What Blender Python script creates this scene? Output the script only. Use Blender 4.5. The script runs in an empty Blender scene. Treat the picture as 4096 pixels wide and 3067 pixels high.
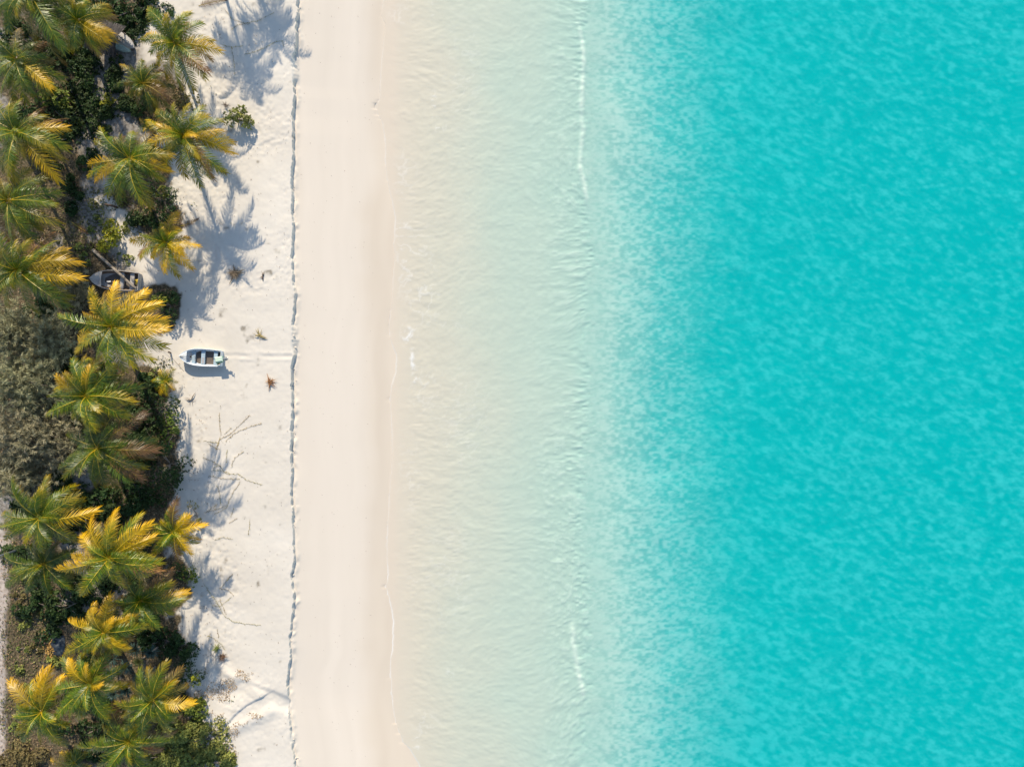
import bpy, bmesh, math, random
import numpy as np
from mathutils import Vector, Matrix

R = math.radians
SC = bpy.context.scene
COL = SC.collection

# ------------------------------------------------------------------ camera, sky, sun, exposure
CAM_H = 75.0            # drone height above the upper sand, metres
PXM = 40.0              # photograph pixels per metre at z = 0
cam = bpy.data.cameras.new('camera')
cam_o = bpy.data.objects.new('camera', cam)
COL.objects.link(cam_o)
cam_o.location = (0, 0, CAM_H)
cam_o.rotation_euler = (0, 0, 0)
cam.sensor_width = 36.0
cam.sensor_fit = 'HORIZONTAL'
cam.lens = 36.0 * CAM_H / (4096 / PXM)
cam.clip_start = 1.0
cam.clip_end = 2000.0
SC.camera = cam_o

SUN_EL = R(32.0)
SUN_AZ = math.atan2(-0.15, 0.99)          # clockwise from +Y
sun_dir = Vector((math.sin(SUN_AZ) * math.cos(SUN_EL), math.cos(SUN_AZ) * math.cos(SUN_EL), math.sin(SUN_EL)))
world = bpy.data.worlds.new('World')
SC.world = world
world.use_nodes = True
wn = world.node_tree
sky = wn.nodes.new('ShaderNodeTexSky')
sky.sky_type = 'NISHITA'
sky.sun_disc = False
sky.sun_elevation = SUN_EL
sky.sun_rotation = SUN_AZ
sky.air_density = 1.0
sky.dust_density = 0.3
sky.ozone_density = 1.6
bg = wn.nodes['Background']
bg.inputs['Strength'].default_value = 0.15
wn.links.new(sky.outputs[0], bg.inputs[0])

sun = bpy.data.lights.new('sun', 'SUN')
sun.energy = 4.4
sun.angle = R(0.5)
sun.color = (1.0, 0.88, 0.70)
sun_o = bpy.data.objects.new('sun', sun)
COL.objects.link(sun_o)
sun_o.rotation_euler = (-sun_dir).to_track_quat('-Z', 'Y').to_euler()
sun_o.location = sun_dir * 120

SC.view_settings.view_transform = 'Standard'
SC.view_settings.look = 'None'
SC.view_settings.gamma = 1.0
SC.view_settings.use_curve_mapping = False
SC.view_settings.exposure = 0.61
SC.cycles.max_bounces = 8
SC.cycles.transparent_max_bounces = 12

# ------------------------------------------------------------------ helpers
def P(px, py, z=0.0):
    """photograph position (4096 x 3067 px) of a point at height z -> world point"""
    k = (CAM_H - z) / CAM_H / PXM
    return Vector(((px - 2048.0) * k, (1533.5 - py) * k, z))

def link(o):
    COL.objects.link(o)
    return o

def tag(o, label=None, cat=None, group=None, kind=None):
    if label: o['label'] = label
    if cat: o['category'] = cat
    if group: o['group'] = group
    if kind: o['kind'] = kind
    return o

def empty(name, loc, rz=0.0):
    o = bpy.data.objects.new(name, None)
    o.empty_display_size = 0.3
    o.location = loc
    o.rotation_euler = (0, 0, rz)
    return link(o)

def mesh_obj(name, verts, faces, mat, parent=None, attrs=None, smooth=False, loc=None):
    me = bpy.data.meshes.new(name)
    verts = np.asarray(verts, dtype=np.float64).reshape(-1, 3)
    if isinstance(faces, np.ndarray):
        nf, k = faces.shape
        me.vertices.add(len(verts))
        me.vertices.foreach_set('co', verts.astype(np.float32).ravel())
        me.loops.add(nf * k)
        me.loops.foreach_set('vertex_index', faces.astype(np.int32).ravel())
        me.polygons.add(nf)
        me.polygons.foreach_set('loop_start', np.arange(0, nf * k, k, dtype=np.int32))
        me.update(calc_edges=True)
    else:
        me.from_pydata(verts.tolist(), [], faces)
        me.update()
    if attrs:
        for k_, v in attrs.items():
            a = me.attributes.new(k_, 'FLOAT', 'POINT')
            a.data.foreach_set('value', np.asarray(v, dtype=np.float32).ravel())
    if smooth:
        me.polygons.foreach_set('use_smooth', np.ones(len(me.polygons), dtype=bool))
    if isinstance(mat, (list, tuple)):
        for m in mat: me.materials.append(m)
    else:
        me.materials.append(mat)
    o = bpy.data.objects.new(name, me)
    if parent is not None: o.parent = parent
    if loc is not None: o.location = loc
    return link(o)

class MB:
    """collects small shapes into one mesh"""
    def __init__(s): s.v = []; s.f = []; s.a = []
    def add(s, v, f, a=0.0):
        b = len(s.v)
        s.v += [tuple(p) for p in v]
        s.f += [tuple(i + b for i in q) for q in f]
        s.a += list(a) if hasattr(a, '__len__') else [a] * len(v)
    def box(s, c, d, rot=None, bev=0.0, a=0.0):
        x, y, z = [q / 2 for q in d]
        if bev <= 0:
            pts = [Vector((sx * x, sy * y, sz * z)) for sz in (-1, 1) for sx, sy in ((-1, -1), (1, -1), (1, 1), (-1, 1))]
            f = [(3, 2, 1, 0), (4, 5, 6, 7), (0, 1, 5, 4), (1, 2, 6, 5), (2, 3, 7, 6), (3, 0, 4, 7)]
        else:
            pts = []
            for zz, e in ((-z, bev), (-z + bev, 0), (z - bev, 0), (z, bev)):
                for sx, sy in ((-1, -1), (1, -1), (1, 1), (-1, 1)):
                    pts.append(Vector((sx * (x - e), sy * (y - e), zz)))
            f = [(3, 2, 1, 0), (12, 13, 14, 15)]
            for r in range(3):
                for i in range(4):
                    j = (i + 1) % 4
                    f.append((r * 4 + i, r * 4 + j, r * 4 + 4 + j, r * 4 + 4 + i))
        M = rot if rot else Matrix.Identity(3)
        s.add([M @ p + Vector(c) for p in pts], f, a)
    def tube(s, pts, rad, n=6, caps=True, a=0.0):
        pts = [Vector(p) for p in pts]
        if not hasattr(rad, '__len__'): rad = [rad] * len(pts)
        v = []; f = []
        up = Vector((0, 0, 1))
        for i, p in enumerate(pts):
            t = (pts[min(i + 1, len(pts) - 1)] - pts[max(i - 1, 0)])
            t = t.normalized() if t.length > 1e-9 else Vector((0, 0, 1))
            u = up if abs(t.dot(up)) < 0.95 else Vector((1, 0, 0))
            b = t.cross(u).normalized(); c = b.cross(t)
            for k in range(n):
                w = 2 * math.pi * k / n
                v.append(p + (b * math.cos(w) + c * math.sin(w)) * rad[i])
        for i in range(len(pts) - 1):
            for k in range(n):
                j = (k + 1) % n
                f.append((i * n + k, i * n + j, (i + 1) * n + j, (i + 1) * n + k))
        if caps:
            f.append(tuple(reversed(range(n))))
            f.append(tuple(range((len(pts) - 1) * n, len(pts) * n)))
        s.add(v, f, a)
    def blob(s, c, r, seed=0, n=6, m=4, amp=0.15, a=0.0):
        rng = random.Random(seed)
        v = [Vector((0, 0, -r[2]))]; f = []
        for i in range(1, m):
            th = -math.pi / 2 + math.pi * i / m
            for k in range(n):
                w = 2 * math.pi * (k + 0.5 * (i % 2)) / n
                q = 1 + rng.uniform(-amp, amp)
                v.append(Vector((math.cos(th) * math.cos(w) * r[0] * q, math.cos(th) * math.sin(w) * r[1] * q, math.sin(th) * r[2] * q)))
        v.append(Vector((0, 0, r[2])))
        for k in range(n): f.append((0, 1 + (k + 1) % n, 1 + k))
        for i in range(m - 2):
            for k in range(n):
                j = (k + 1) % n
                f.append((1 + i * n + k, 1 + i * n + j, 1 + (i + 1) * n + j, 1 + (i + 1) * n + k))
        top = len(v) - 1; b = 1 + (m - 2) * n
        for k in range(n): f.append((b + k, b + (k + 1) % n, top))
        C = Vector(c)
        s.add([p + C for p in v], f, a)
    def build(s, name, mat, parent=None, smooth=False, loc=None, attr='rnd'):
        return mesh_obj(name, s.v, s.f, mat, parent, {attr: s.a}, smooth, loc)

def vnoise(x, y, seed=0):
    xi = np.floor(x).astype(np.int64); yi = np.floor(y).astype(np.int64)
    xf = x - xi; yf = y - yi
    def h(a, b):
        n = (a * 374761393 + b * 668265263 + seed * 982451653) & 0x7fffffff
        n = ((n ^ (n >> 13)) * 1274126177) & 0x7fffffff
        n = n ^ (n >> 16)
        return (n & 0xffff) / 65535.0
    u = xf * xf * (3 - 2 * xf); v = yf * yf * (3 - 2 * yf)
    return (h(xi, yi) * (1 - u) + h(xi + 1, yi) * u) * (1 - v) + (h(xi, yi + 1) * (1 - u) + h(xi + 1, yi + 1) * u) * v

def fbm(x, y, seed=0, octv=4):
    s = 0.0; a = 0.5; t = 0.0
    for i in range(octv):
        s = s + a * vnoise(x, y, seed + i * 17); t += a
        x = x * 2.03 + 11.3; y = y * 2.03 + 5.7; a *= 0.5
    return s / t - 0.5

def sstep(a, b, x):
    t = np.clip((x - a) / (b - a), 0, 1)
    return t * t * (3 - 2 * t)

def seg_dist(x, y, pts):
    """distance to a polyline, signed side and parameter"""
    best = np.full(np.shape(x), 1e9); side = np.zeros(np.shape(x)); tt = np.zeros(np.shape(x))
    n = len(pts) - 1
    for i in range(n):
        ax, ay = pts[i]; bx, by = pts[i + 1]
        dx, dy = bx - ax, by - ay
        t = np.clip(((x - ax) * dx + (y - ay) * dy) / (dx * dx + dy * dy), 0, 1)
        qx = ax + t * dx; qy = ay + t * dy
        d = np.hypot(x - qx, y - qy)
        m = d < best
        best = np.where(m, d, best)
        side = np.where(m, np.sign(dx * (y - ay) - dy * (x - ax)), side)
        tt = np.where(m, (i + t) / n, tt)
    return best, side, tt

# ------------------------------------------------------------------ node helper
class G:
    def __init__(s, name):
        s.m = bpy.data.materials.new(name)
        s.m.use_nodes = True
        s.t = s.m.node_tree
        s.t.nodes.clear()
        s.out = s.t.nodes.new('ShaderNodeOutputMaterial')
    def n(s, typ, ins=None, **props):
        nd = s.t.nodes.new(typ)
        for k, v in props.items(): setattr(nd, k, v)
        for k, v in (ins or {}).items():
            sk = nd.inputs[k]
            if hasattr(v, 'is_linked') or isinstance(v, bpy.types.NodeSocket): s.t.links.new(v, sk)
            else: sk.default_value = v
        return nd
    def math(s, op, a, b=None, c=None, clamp=False):
        nd = s.t.nodes.new('ShaderNodeMath'); nd.operation = op; nd.use_clamp = clamp
        for i, v in enumerate((a, b, c)):
            if v is None: continue
            if isinstance(v, bpy.types.NodeSocket): s.t.links.new(v, nd.inputs[i])
            else: nd.inputs[i].default_value = v
        return nd.outputs[0]
    def attr(s, name): return s.n('ShaderNodeAttribute', attribute_name=name).outputs['Fac']
    def pos(s): return s.n('ShaderNodeNewGeometry').outputs['Position']
    def map(s, vec, scale=(1, 1, 1), rot=(0, 0, 0), loc=(0, 0, 0)):
        return s.n('ShaderNodeMapping', {'Vector': vec, 'Scale': scale, 'Rotation': rot, 'Location': loc}).outputs[0]
    def noise(s, vec, scale, detail=3.0, rough=0.5, dist=0.0):
        return s.n('ShaderNodeTexNoise', {'Vector': vec, 'Scale': scale, 'Detail': detail, 'Roughness': rough, 'Distortion': dist}).outputs['Fac']
    def range(s, v, a, b, c=0.0, d=1.0, smooth=False):
        nd = s.n('ShaderNodeMapRange', {'Value': v, 'From Min': a, 'From Max': b, 'To Min': c, 'To Max': d})
        if smooth: nd.interpolation_type = 'SMOOTHSTEP'
        return nd.outputs[0]
    def mix(s, f, a, b, mode='MIX'):
        nd = s.t.nodes.new('ShaderNodeMix'); nd.data_type = 'RGBA'; nd.blend_type = mode
        for i, v in ((0, f), (6, a), (7, b)):
            if isinstance(v, bpy.types.NodeSocket): s.t.links.new(v, nd.inputs[i])
            elif i == 0: nd.inputs[i].default_value = v
            else: nd.inputs[i].default_value = (*v, 1.0)
        return nd.outputs[2]
    def ramp(s, f, stops):
        nd = s.n('ShaderNodeValToRGB', {'Fac': f})
        el = nd.color_ramp.elements
        el[0].position = stops[0][0]; el[0].color = (*stops[0][1], 1)
        el[1].position = stops[-1][0]; el[1].color = (*stops[-1][1], 1)
        for p, c in stops[1:-1]:
            e = el.new(p); e.color = (*c, 1)
        return nd.outputs[0]
    def bump(s, h, strength=1.0, dist=1.0, normal=None):
        ins = {'Height': h, 'Strength': strength, 'Distance': dist}
        if normal is not None: ins['Normal'] = normal
        return s.n('ShaderNodeBump', ins).outputs[0]
    def surf(s, sock): s.t.links.new(sock, s.out.inputs['Surface'])
    def principled(s, col, rough=0.6, normal=None, spec=0.5, metal=0.0, **kw):
        ins = {'Base Color': col if isinstance(col, bpy.types.NodeSocket) else (*col, 1), 'Roughness': rough, 'Specular IOR Level': spec, 'Metallic': metal}
        if normal is not None: ins['Normal'] = normal
        ins.update(kw)
        return s.n('ShaderNodeBsdfPrincipled', ins).outputs[0]

# ------------------------------------------------------------------ materials
def mat_ground():
    g = G('upper_sand')
    p = g.pos()
    litter = g.attr('litter'); track = g.attr('track'); tone = g.attr('tone')
    n2 = g.noise(p, 3.0, 3, 0.6)
    sand = g.mix(tone, (0.575, 0.525, 0.445), (0.645, 0.595, 0.51))
    sand = g.mix(g.math('MULTIPLY', g.range(n2, 0.5, 0.75), 0.12), sand, (0.42, 0.37, 0.31))
    # leaf litter, and shade under the palms painted into the sand colour
    lit = g.ramp(g.noise(p, 5.0, 4, 0.7), [(0.3, (0.028, 0.024, 0.015)), (0.45, (0.075, 0.06, 0.034)), (0.58, (0.15, 0.115, 0.065)), (0.72, (0.27, 0.22, 0.15))])
    sand_shade = g.attr('sand_shade')
    sand = g.mix(sand_shade, sand, g.mix(g.range(n2, 0.35, 0.65), (0.13, 0.115, 0.095), (0.34, 0.31, 0.27)))
    col = g.mix(litter, sand, lit)
    trk = g.mix(g.range(n2, 0.35, 0.7), (0.36, 0.30, 0.25), (0.50, 0.43, 0.37))
    col = g.mix(track, col, trk)
    g.surf(g.principled(col, 0.9, None, 0.15))
    return g.m

def mat_beach():
    g = G('beach_sand')
    wet = g.attr('wet'); tone = g.attr('tone')
    face = g.mix(tone, (0.605, 0.535, 0.442), (0.645, 0.572, 0.476))
    wetc = g.mix(tone, (0.555, 0.475, 0.375), (0.595, 0.515, 0.41))
    col = g.mix(wet, face, wetc)
    g.surf(g.principled(col, g.range(wet, 0, 1, 0.9, 0.6), None, 0.15))
    return g.m

def mat_water():
    g = G('lagoon_water')
    depth = g.attr('depth'); foam = g.attr('foam'); lump = g.attr('lump')
    # suspended sand and bubbles make the water milky; it greens as it deepens
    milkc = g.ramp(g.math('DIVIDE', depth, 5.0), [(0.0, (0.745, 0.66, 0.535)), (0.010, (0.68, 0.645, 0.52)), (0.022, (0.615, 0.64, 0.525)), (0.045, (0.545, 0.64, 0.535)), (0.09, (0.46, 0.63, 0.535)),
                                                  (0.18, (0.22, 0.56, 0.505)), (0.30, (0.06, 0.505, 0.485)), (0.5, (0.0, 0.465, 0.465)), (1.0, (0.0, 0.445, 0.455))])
    milkc = g.mix(g.math('MULTIPLY', lump, g.range(depth, 0.3, 2.5, 0.60, 0.42)), milkc, g.mix(g.range(depth, 0.6, 3.0), (0.57, 0.66, 0.545), (0.09, 0.62, 0.61)))  # sky glints and caustics on the waves, painted in as paler patches
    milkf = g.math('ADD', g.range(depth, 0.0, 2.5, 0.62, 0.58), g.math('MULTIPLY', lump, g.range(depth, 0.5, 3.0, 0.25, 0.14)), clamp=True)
    dif = g.n('ShaderNodeBsdfDiffuse', {'Color': milkc}).outputs[0]
    # light is absorbed on the way down to the sand and back: red first
    tint = g.n('ShaderNodeCombineColor', {0: g.math('POWER', 0.50, depth), 1: g.math('POWER', 0.97, depth), 2: g.math('POWER', 0.972, depth)}).outputs[0]
    tr = g.n('ShaderNodeBsdfTransparent', {'Color': tint}).outputs[0]
    body = g.n('ShaderNodeMixShader', {0: milkf, 1: tr, 2: dif}).outputs[0]
    gl = g.n('ShaderNodeBsdfGlossy', {'Color': (1, 1, 1, 1), 'Roughness': 0.15}).outputs[0]
    body = g.n('ShaderNodeMixShader', {0: 0.015, 1: body, 2: gl}).outputs[0]
    fd = g.n('ShaderNodeBsdfDiffuse', {'Color': (0.74, 0.74, 0.71, 1)}).outputs[0]
    body = g.n('ShaderNodeMixShader', {0: g.math('MULTIPLY', foam, 0.65), 1: body, 2: fd}).outputs[0]
    g.surf(body)
    return g.m

def mat_leaf(name, base, tipc, var=0.35, rough=0.65, trans=0.25, frond=False, spec=0.25):
    g = G(name)
    rnd = g.attr('rnd')
    oi = g.n('ShaderNodeObjectInfo')
    col = g.mix(g.range(rnd, 0.0, 1.0), base, tipc)
    if frond:
        t = g.attr('along')
        sep = g.n('ShaderNodeSeparateColor', {'Color': oi.outputs['Color']})
        yel, dead, lum = sep.outputs[0], sep.outputs[1], sep.outputs[2]
        f = g.math('ADD', g.math('MULTIPLY', yel, 1.1), g.math('SUBTRACT', g.math('MULTIPLY', t, 0.9), 0.75))
        f = g.math('ADD', f, g.math('MULTIPLY', g.math('SUBTRACT', rnd, 0.5), 0.3), clamp=True)
        col = g.mix(g.math('MULTIPLY', rnd, 0.6), base, (0.17, 0.19, 0.018))
        col = g.mix(f, col, tipc)
        br = g.math('ADD', g.math('MULTIPLY', dead, 1.6), g.math('SUBTRACT', g.math('MULTIPLY', t, 0.7), 0.75), clamp=True)
        col = g.mix(br, col, (0.20, 0.105, 0.045))
        rach = g.attr('rachis')
        col = g.mix(rach, col, (0.50, 0.36, 0.06))
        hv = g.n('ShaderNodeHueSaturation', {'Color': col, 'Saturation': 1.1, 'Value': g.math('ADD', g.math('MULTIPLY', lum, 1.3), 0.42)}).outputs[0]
    else:
        hv = g.n('ShaderNodeHueSaturation', {'Color': col, 'Hue': g.range(oi.outputs['Random'], 0, 1, 0.48, 0.52), 'Value': g.range(g.noise(g.pos(), 0.9, 2), 0.3, 0.7, 1 - var, 1 + var)}).outputs[0]
    pr = g.principled(hv, rough, None, 0.5 if frond else spec)
    tl = g.n('ShaderNodeBsdfTranslucent', {'Color': hv}).outputs[0]
    g.surf(g.n('ShaderNodeMixShader', {0: trans, 1: pr, 2: tl}).outputs[0])
    return g.m

def mat_plain(name, col, rough=0.6, spec=0.4, metal=0.0, var=0.25, scale=6.0, bump=0.0):
    g = G(name)
    p = g.n('ShaderNodeTexCoord').outputs['Object']
    n = g.noise(p, scale, 4, 0.6)
    c = g.mix(g.range(n, 0.3, 0.7), tuple(q * (1 - var) for q in col), tuple(min(1, q * (1 + var)) for q in col))
    nb = g.bump(n, 1.0, bump) if bump else None
    g.surf(g.principled(c, rough, nb, spec, metal))
    return g.m

def mat_trunk():
    g = G('palm_bark')
    p = g.n('ShaderNodeTexCoord').outputs['Object']
    sx = g.n('ShaderNodeSeparateXYZ', {'Vector': p})
    ring = g.n('ShaderNodeTexWave', {'Vector': p, 'Scale': 2.2, 'Distortion': 2.5, 'Detail': 3.0}); ring.bands_direction = 'Z'
    n = g.noise(p, 5.0, 4, 0.6)
    c = g.mix(g.math('MULTIPLY', g.math('ADD', ring.outputs['Fac'], n), 0.5), (0.13, 0.105, 0.08), (0.36, 0.31, 0.25))
    g.surf(g.principled(c, 0.85, g.bump(ring.outputs['Fac'], 0.6, 0.03), 0.15))
    return g.m

M = {}
M['ground'] = mat_ground()
M['beach'] = mat_beach()
M['water'] = mat_water()
M['frond'] = mat_leaf('palm_leaf', (0.048, 0.095, 0.010), (0.62, 0.345, 0.008), rough=0.42, trans=0.22, frond=True)
M['trunk'] = mat_trunk()
M['bush_bright'] = mat_leaf('bright_bush_leaf', (0.07, 0.115, 0.022), (0.22, 0.24, 0.03))
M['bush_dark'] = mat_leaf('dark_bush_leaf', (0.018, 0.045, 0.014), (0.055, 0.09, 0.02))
M['bush_yellow'] = mat_leaf('yellow_bush_leaf', (0.14, 0.19, 0.02), (0.40, 0.36, 0.03))
M['bush_sea'] = mat_leaf('seashore_bush_leaf', (0.09, 0.135, 0.030), (0.32, 0.32, 0.075), trans=0.15)
M['bush_olive'] = mat_leaf('olive_bush_leaf', (0.09, 0.09, 0.03), (0.28, 0.23, 0.085))
M['casuarina'] = mat_leaf('she_oak_needle', (0.17, 0.165, 0.085), (0.46, 0.42, 0.25), rough=0.7, trans=0.15)
M['strap'] = mat_leaf('blue_strap_leaf', (0.03, 0.065, 0.055), (0.10, 0.15, 0.12), rough=0.4, trans=0.1)
M['strap_yel'] = mat_leaf('pale_strap_leaf', (0.12, 0.14, 0.04), (0.30, 0.28, 0.09), rough=0.4, trans=0.15)
M['litter'] = mat_leaf('dry_leaf', (0.11, 0.065, 0.035), (0.36, 0.24, 0.13), rough=0.8, trans=0.05)
M['husk_leaf'] = mat_leaf('rusty_dry_leaf', (0.20, 0.10, 0.045), (0.46, 0.27, 0.14), rough=0.8, trans=0.1)
M['dryfrond'] = mat_leaf('dry_frond', (0.13, 0.09, 0.06), (0.34, 0.25, 0.17), rough=0.8, trans=0.05)
M['vine'] = mat_leaf('creeper_leaf', (0.22, 0.17, 0.06), (0.46, 0.36, 0.15), rough=0.7, trans=0.1)
M['cover'] = mat_leaf('ground_cover_leaf', (0.06, 0.075, 0.02), (0.20, 0.19, 0.06), rough=0.7, trans=0.1)
M['branch'] = mat_plain('grey_branch', (0.24, 0.20, 0.16), 0.9)
M['wood'] = mat_plain('dark_wood', (0.10, 0.065, 0.045), 0.85)
M['coconut'] = mat_plain('coconut_husk', (0.26, 0.19, 0.05), 0.6)

# ------------------------------------------------------------------ terrain
SCARP = [(-400, 1192), (0, 1189), (121, 1181), (184, 1179), (232, 1174), (290, 1172), (338, 1169), (386, 1174), (459, 1169), (531, 1174), (676, 1169), (773, 1169),
         (1000, 1171), (1230, 1173), (1300, 1168), (1500, 1170), (1800, 1166), (2000, 1166), (2200, 1172), (2400, 1171), (2520, 1162), (2640, 1158), (2700, 1153), (2790, 1149), (2840, 1152), (2900, 1161), (2990, 1171), (3067, 1181), (3400, 1200)]
SHORE = [(-400, 1530), (0, 1530), (30, 1526), (63, 1521), (97, 1540), (155, 1533), (266, 1523), (401, 1514), (423, 1497), (454, 1506), (498, 1528), (546, 1538), (676, 1539), (749, 1552), (810, 1567), (853, 1576), (882, 1579), (945, 1574),
         (979, 1571), (1017, 1579), (1090, 1571), (1162, 1567), (1259, 1559), (1307, 1552), (1365, 1559), (1418, 1584), (1491, 1581), (1539, 1562), (1597, 1556), (1667, 1561), (1760, 1566), (1852, 1565), (1945, 1556), (2093, 1548), (2222, 1543),
         (2296, 1550), (2344, 1538), (2364, 1545), (2412, 1559), (2475, 1571), (2557, 1569), (2596, 1568), (2634, 1557), (2682, 1557), (2750, 1562), (2837, 1569), (2905, 1584), (2938, 1598), (2967, 1608), (2992, 1637), (3026, 1656), (3067, 1680), (3400, 1700)]
WETL = [(-400, 1480), (0, 1478), (155, 1488), (387, 1474), (450, 1480), (700, 1500), (850, 1455), (960, 1440), (1050, 1448), (1250, 1462), (1600, 1465), (2000, 1468), (2267, 1455), (2500, 1446), (2800, 1452), (3067, 1470), (3400, 1480)]
DEP = [(1500, -0.05), (1600, 0.02), (1800, 0.10), (2000, 0.19), (2150, 0.29), (2300, 0.46), (2450, 0.78), (2600, 1.28), (2750, 1.92), (2900, 2.52), (3050, 3.0), (3300, 3.6), (3600, 4.2), (4096, 4.5), (5200, 5.0)]
Z_SEA = -1.9

def line_fn(tab, z):
    ys = np.array([(1533.5 - a) * (CAM_H - z) / CAM_H / PXM for a, b in tab])[::-1]
    xs = np.array([(b - 2048.0) * (CAM_H - z) / CAM_H / PXM for a, b in tab])[::-1]
    return lambda y: np.interp(y, ys, xs)
scarp_x = line_fn(SCARP, -0.2)
shore_x = line_fn(SHORE, -1.9)
wet_x = line_fn(WETL, -1.7)
_sy = np.arange(-60, 60, 0.25)
_ss = np.convolve(np.pad(shore_x(_sy), 40, mode='edge'), np.hanning(81) / np.hanning(81).sum(), mode='valid')
def shore_s(y): return np.interp(y, _sy, _ss)
_dx = np.array([(a - 2048.0) * (CAM_H + 1.9) / CAM_H / PXM for a, b in DEP]); _dd = np.array([b for a, b in DEP])

def px2(px, py): return ((px - 2048.0) / PXM, (1533.5 - py) / PXM)
GULLY = [px2(*q) for q in ((865, 2640), (905, 2690), (950, 2705), (1010, 2722), (1060, 2745), (1100, 2760), (1160, 2790))]
CUT = [px2(*q) for q in ((920, 2882), (950, 2850), (985, 2822), (1032, 2796))]
RIDGE1 = [px2(*q) for q in ((835, 2740), (845, 2690), (870, 2668), (905, 2695), (935, 2712))]
RIDGE2 = [px2(*q) for q in ((905, 2730), (960, 2722), (1005, 2745), (1040, 2780))]
RIDGE3 = [px2(*q) for q in ((930, 2915), (985, 2890), (1040, 2865), (1090, 2840), (1140, 2835), (1160, 2850))]
DRAG = [px2(*q) for q in ((905, 1422), (1000, 1424), (1090, 1426), (1165, 1425))]

def depth_at(x, y):
    w = 2.2 * fbm(x * 0.06 + 3, y * 0.06, 5, 3) + 0.9 * fbm(x * 0.25, y * 0.25, 9, 2)
    sh = 0.16 * fbm(x * 0.13, y * 0.10, 15, 4) * sstep(-11, -4, x) * sstep(14, 4, x)
    return np.interp(x + w * sstep(-8, 8, x), _dx, _dd) + sh

def terrain_z(x, y, u=None):
    x = np.asarray(x, float); y = np.asarray(y, float)
    if u is None: u = x - scarp_x(y)
    e = 0.26 * fbm(x * 0.0 + 7.1, y * 0.35, 21, 3) + 0.24 * fbm(x * 0 + 2.3, y * 1.1, 33, 3) + 0.08 * fbm(x * 0 + 9.3, y * 4.1, 34, 2)
    ue = u + e * 1.6
    top = 0.10 * fbm(x * 0.12, y * 0.12, 2, 3) + 0.05 * fbm(x * 0.7, y * 0.7, 3, 3)
    top = top + 0.25 * sstep(-8, -26, u) * (0.6 + fbm(x * 0.15, y * 0.15, 8, 3))
    # blowout features near the lower end
    d, s, t = seg_dist(x, y, GULLY)
    top = top - 0.13 * sstep(0.02, 0.6, s * -d + 0.1) * sstep(3.2, 0.3, d) * np.where(s < 0, 1, 0)
    d, s, t = seg_dist(x, y, CUT)
    top = top + 0.13 * sstep(-0.15, 0.15, s * d) * sstep(2.2, 0.1, d) * np.where(s > 0, 1, 0.0)
    for rg, a, wd in ((RIDGE1, 0.16, 0.55), (RIDGE2, 0.15, 0.7), (RIDGE3, 0.18, 0.6)):
        d, s, t = seg_dist(x, y, rg)
        top = top + a * np.exp(-(d / wd) ** 2)
    d, s, t = seg_dist(x, y, DRAG)
    top = top + (0.4 + fbm(x * 0.9, y * 0.5, 14, 3) * 1.6) * (-0.05 * np.exp(-(d / 0.16) ** 2) + 0.035 * np.exp(-((d - 0.35) / 0.15) ** 2))
    hs = 0.60 * (0.80 + 1.0 * fbm(x * 0 + 1.7, y * 0.16, 142, 3))
    beach = -0.5 + (0.5 - hs) * np.exp(-np.clip(u, 0, 50) / 0.7) - 1.4 * np.clip((u - 0.2) / (shore_s(y) - scarp_x(y) - 0.2), 0, 1.0) + 0.012 * fbm(x * 0.3, y * 0.2, 4, 2)
    beach = beach + 0.10 * np.exp(-((ue - 0.32) / 0.22) ** 2) * (0.5 + 2 * fbm(x * 1.2, y * 1.5, 12, 2))
    slump = sstep(0.12, 0.30, fbm(x * 0 + 4.4, y * 0.22, 141, 3))
    k = sstep(-0.25 * slump, 0.10 + 0.75 * slump, ue)
    # the gully lets the upper sand run out to the beach
    gy = (1533.5 - 2825) / PXM
    soft = np.exp(-((y - gy) / 0.8) ** 2)
    k = np.minimum(k, 1.0) * 1.0
    k = np.maximum(k, soft * sstep(-2.0, 0.6, u))
    land = top * (1 - k) + beach * k
    sea = Z_SEA - np.maximum(depth_at(x, y), -0.05)
    dw = x - shore_x(y)
    return np.where(dw > 0, np.minimum(land, np.where(dw > 0, Z_SEA - np.maximum(depth_at(x, y), 0) * sstep(0, 3, dw), 0)), land)

def region(x, y, blobs):
    """soft union of pixel ellipses (cx, cy, rx, ry)"""
    m = np.zeros(np.shape(x))
    for cx, cy, rx, ry in blobs:
        ax, ay = px2(cx, cy)
        d = np.hypot((x - ax) / (rx / PXM), (y - ay) / (ry / PXM))
        m = np.maximum(m, sstep(1.25, 0.65, d))
    return m
LIT = [(150, 700, 200, 330), (60, 1150, 180, 260), (330, 1130, 130, 220), (260, 1350, 160, 200), (100, 1600, 300, 400), (400, 1650, 220, 220), (560, 1580, 130, 120), (110, 2300, 160, 300), (120, 2620, 150, 330),
       (200, 2950, 250, 200), (360, 2700, 250, 250), (560, 2900, 260, 230), (600, 2600, 160, 200), (300, 60, 330, 130), (180, 330, 200, 160), (620, 400, 140, 120), (500, 2100, 200, 250), (640, 1850, 90, 230), (660, 2330, 110, 130), (560, 700, 130, 160), (650, 880, 90, 90), (640, 1230, 90, 100)]
SAND_SHADE = [(250, 250, 330, 420), (100, 800, 350, 500), (430, 520, 150, 200), (300, 1300, 300, 400), (200, 1800, 420, 400), (300, 2300, 340, 400), (300, 2800, 400, 350), (640, 2900, 180, 220), (560, 2580, 170, 160), (560, 1700, 140, 240), (600, 2100, 110, 160), (640, 350, 110, 110), (600, 800, 90, 160), (640, 1220, 80, 90)]  # areas where palm shade is painted as darker sand
def sand_shade_at(x, y): return region(x, y, SAND_SHADE)
def litter_at(x, y): return region(x, y, LIT)

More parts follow.
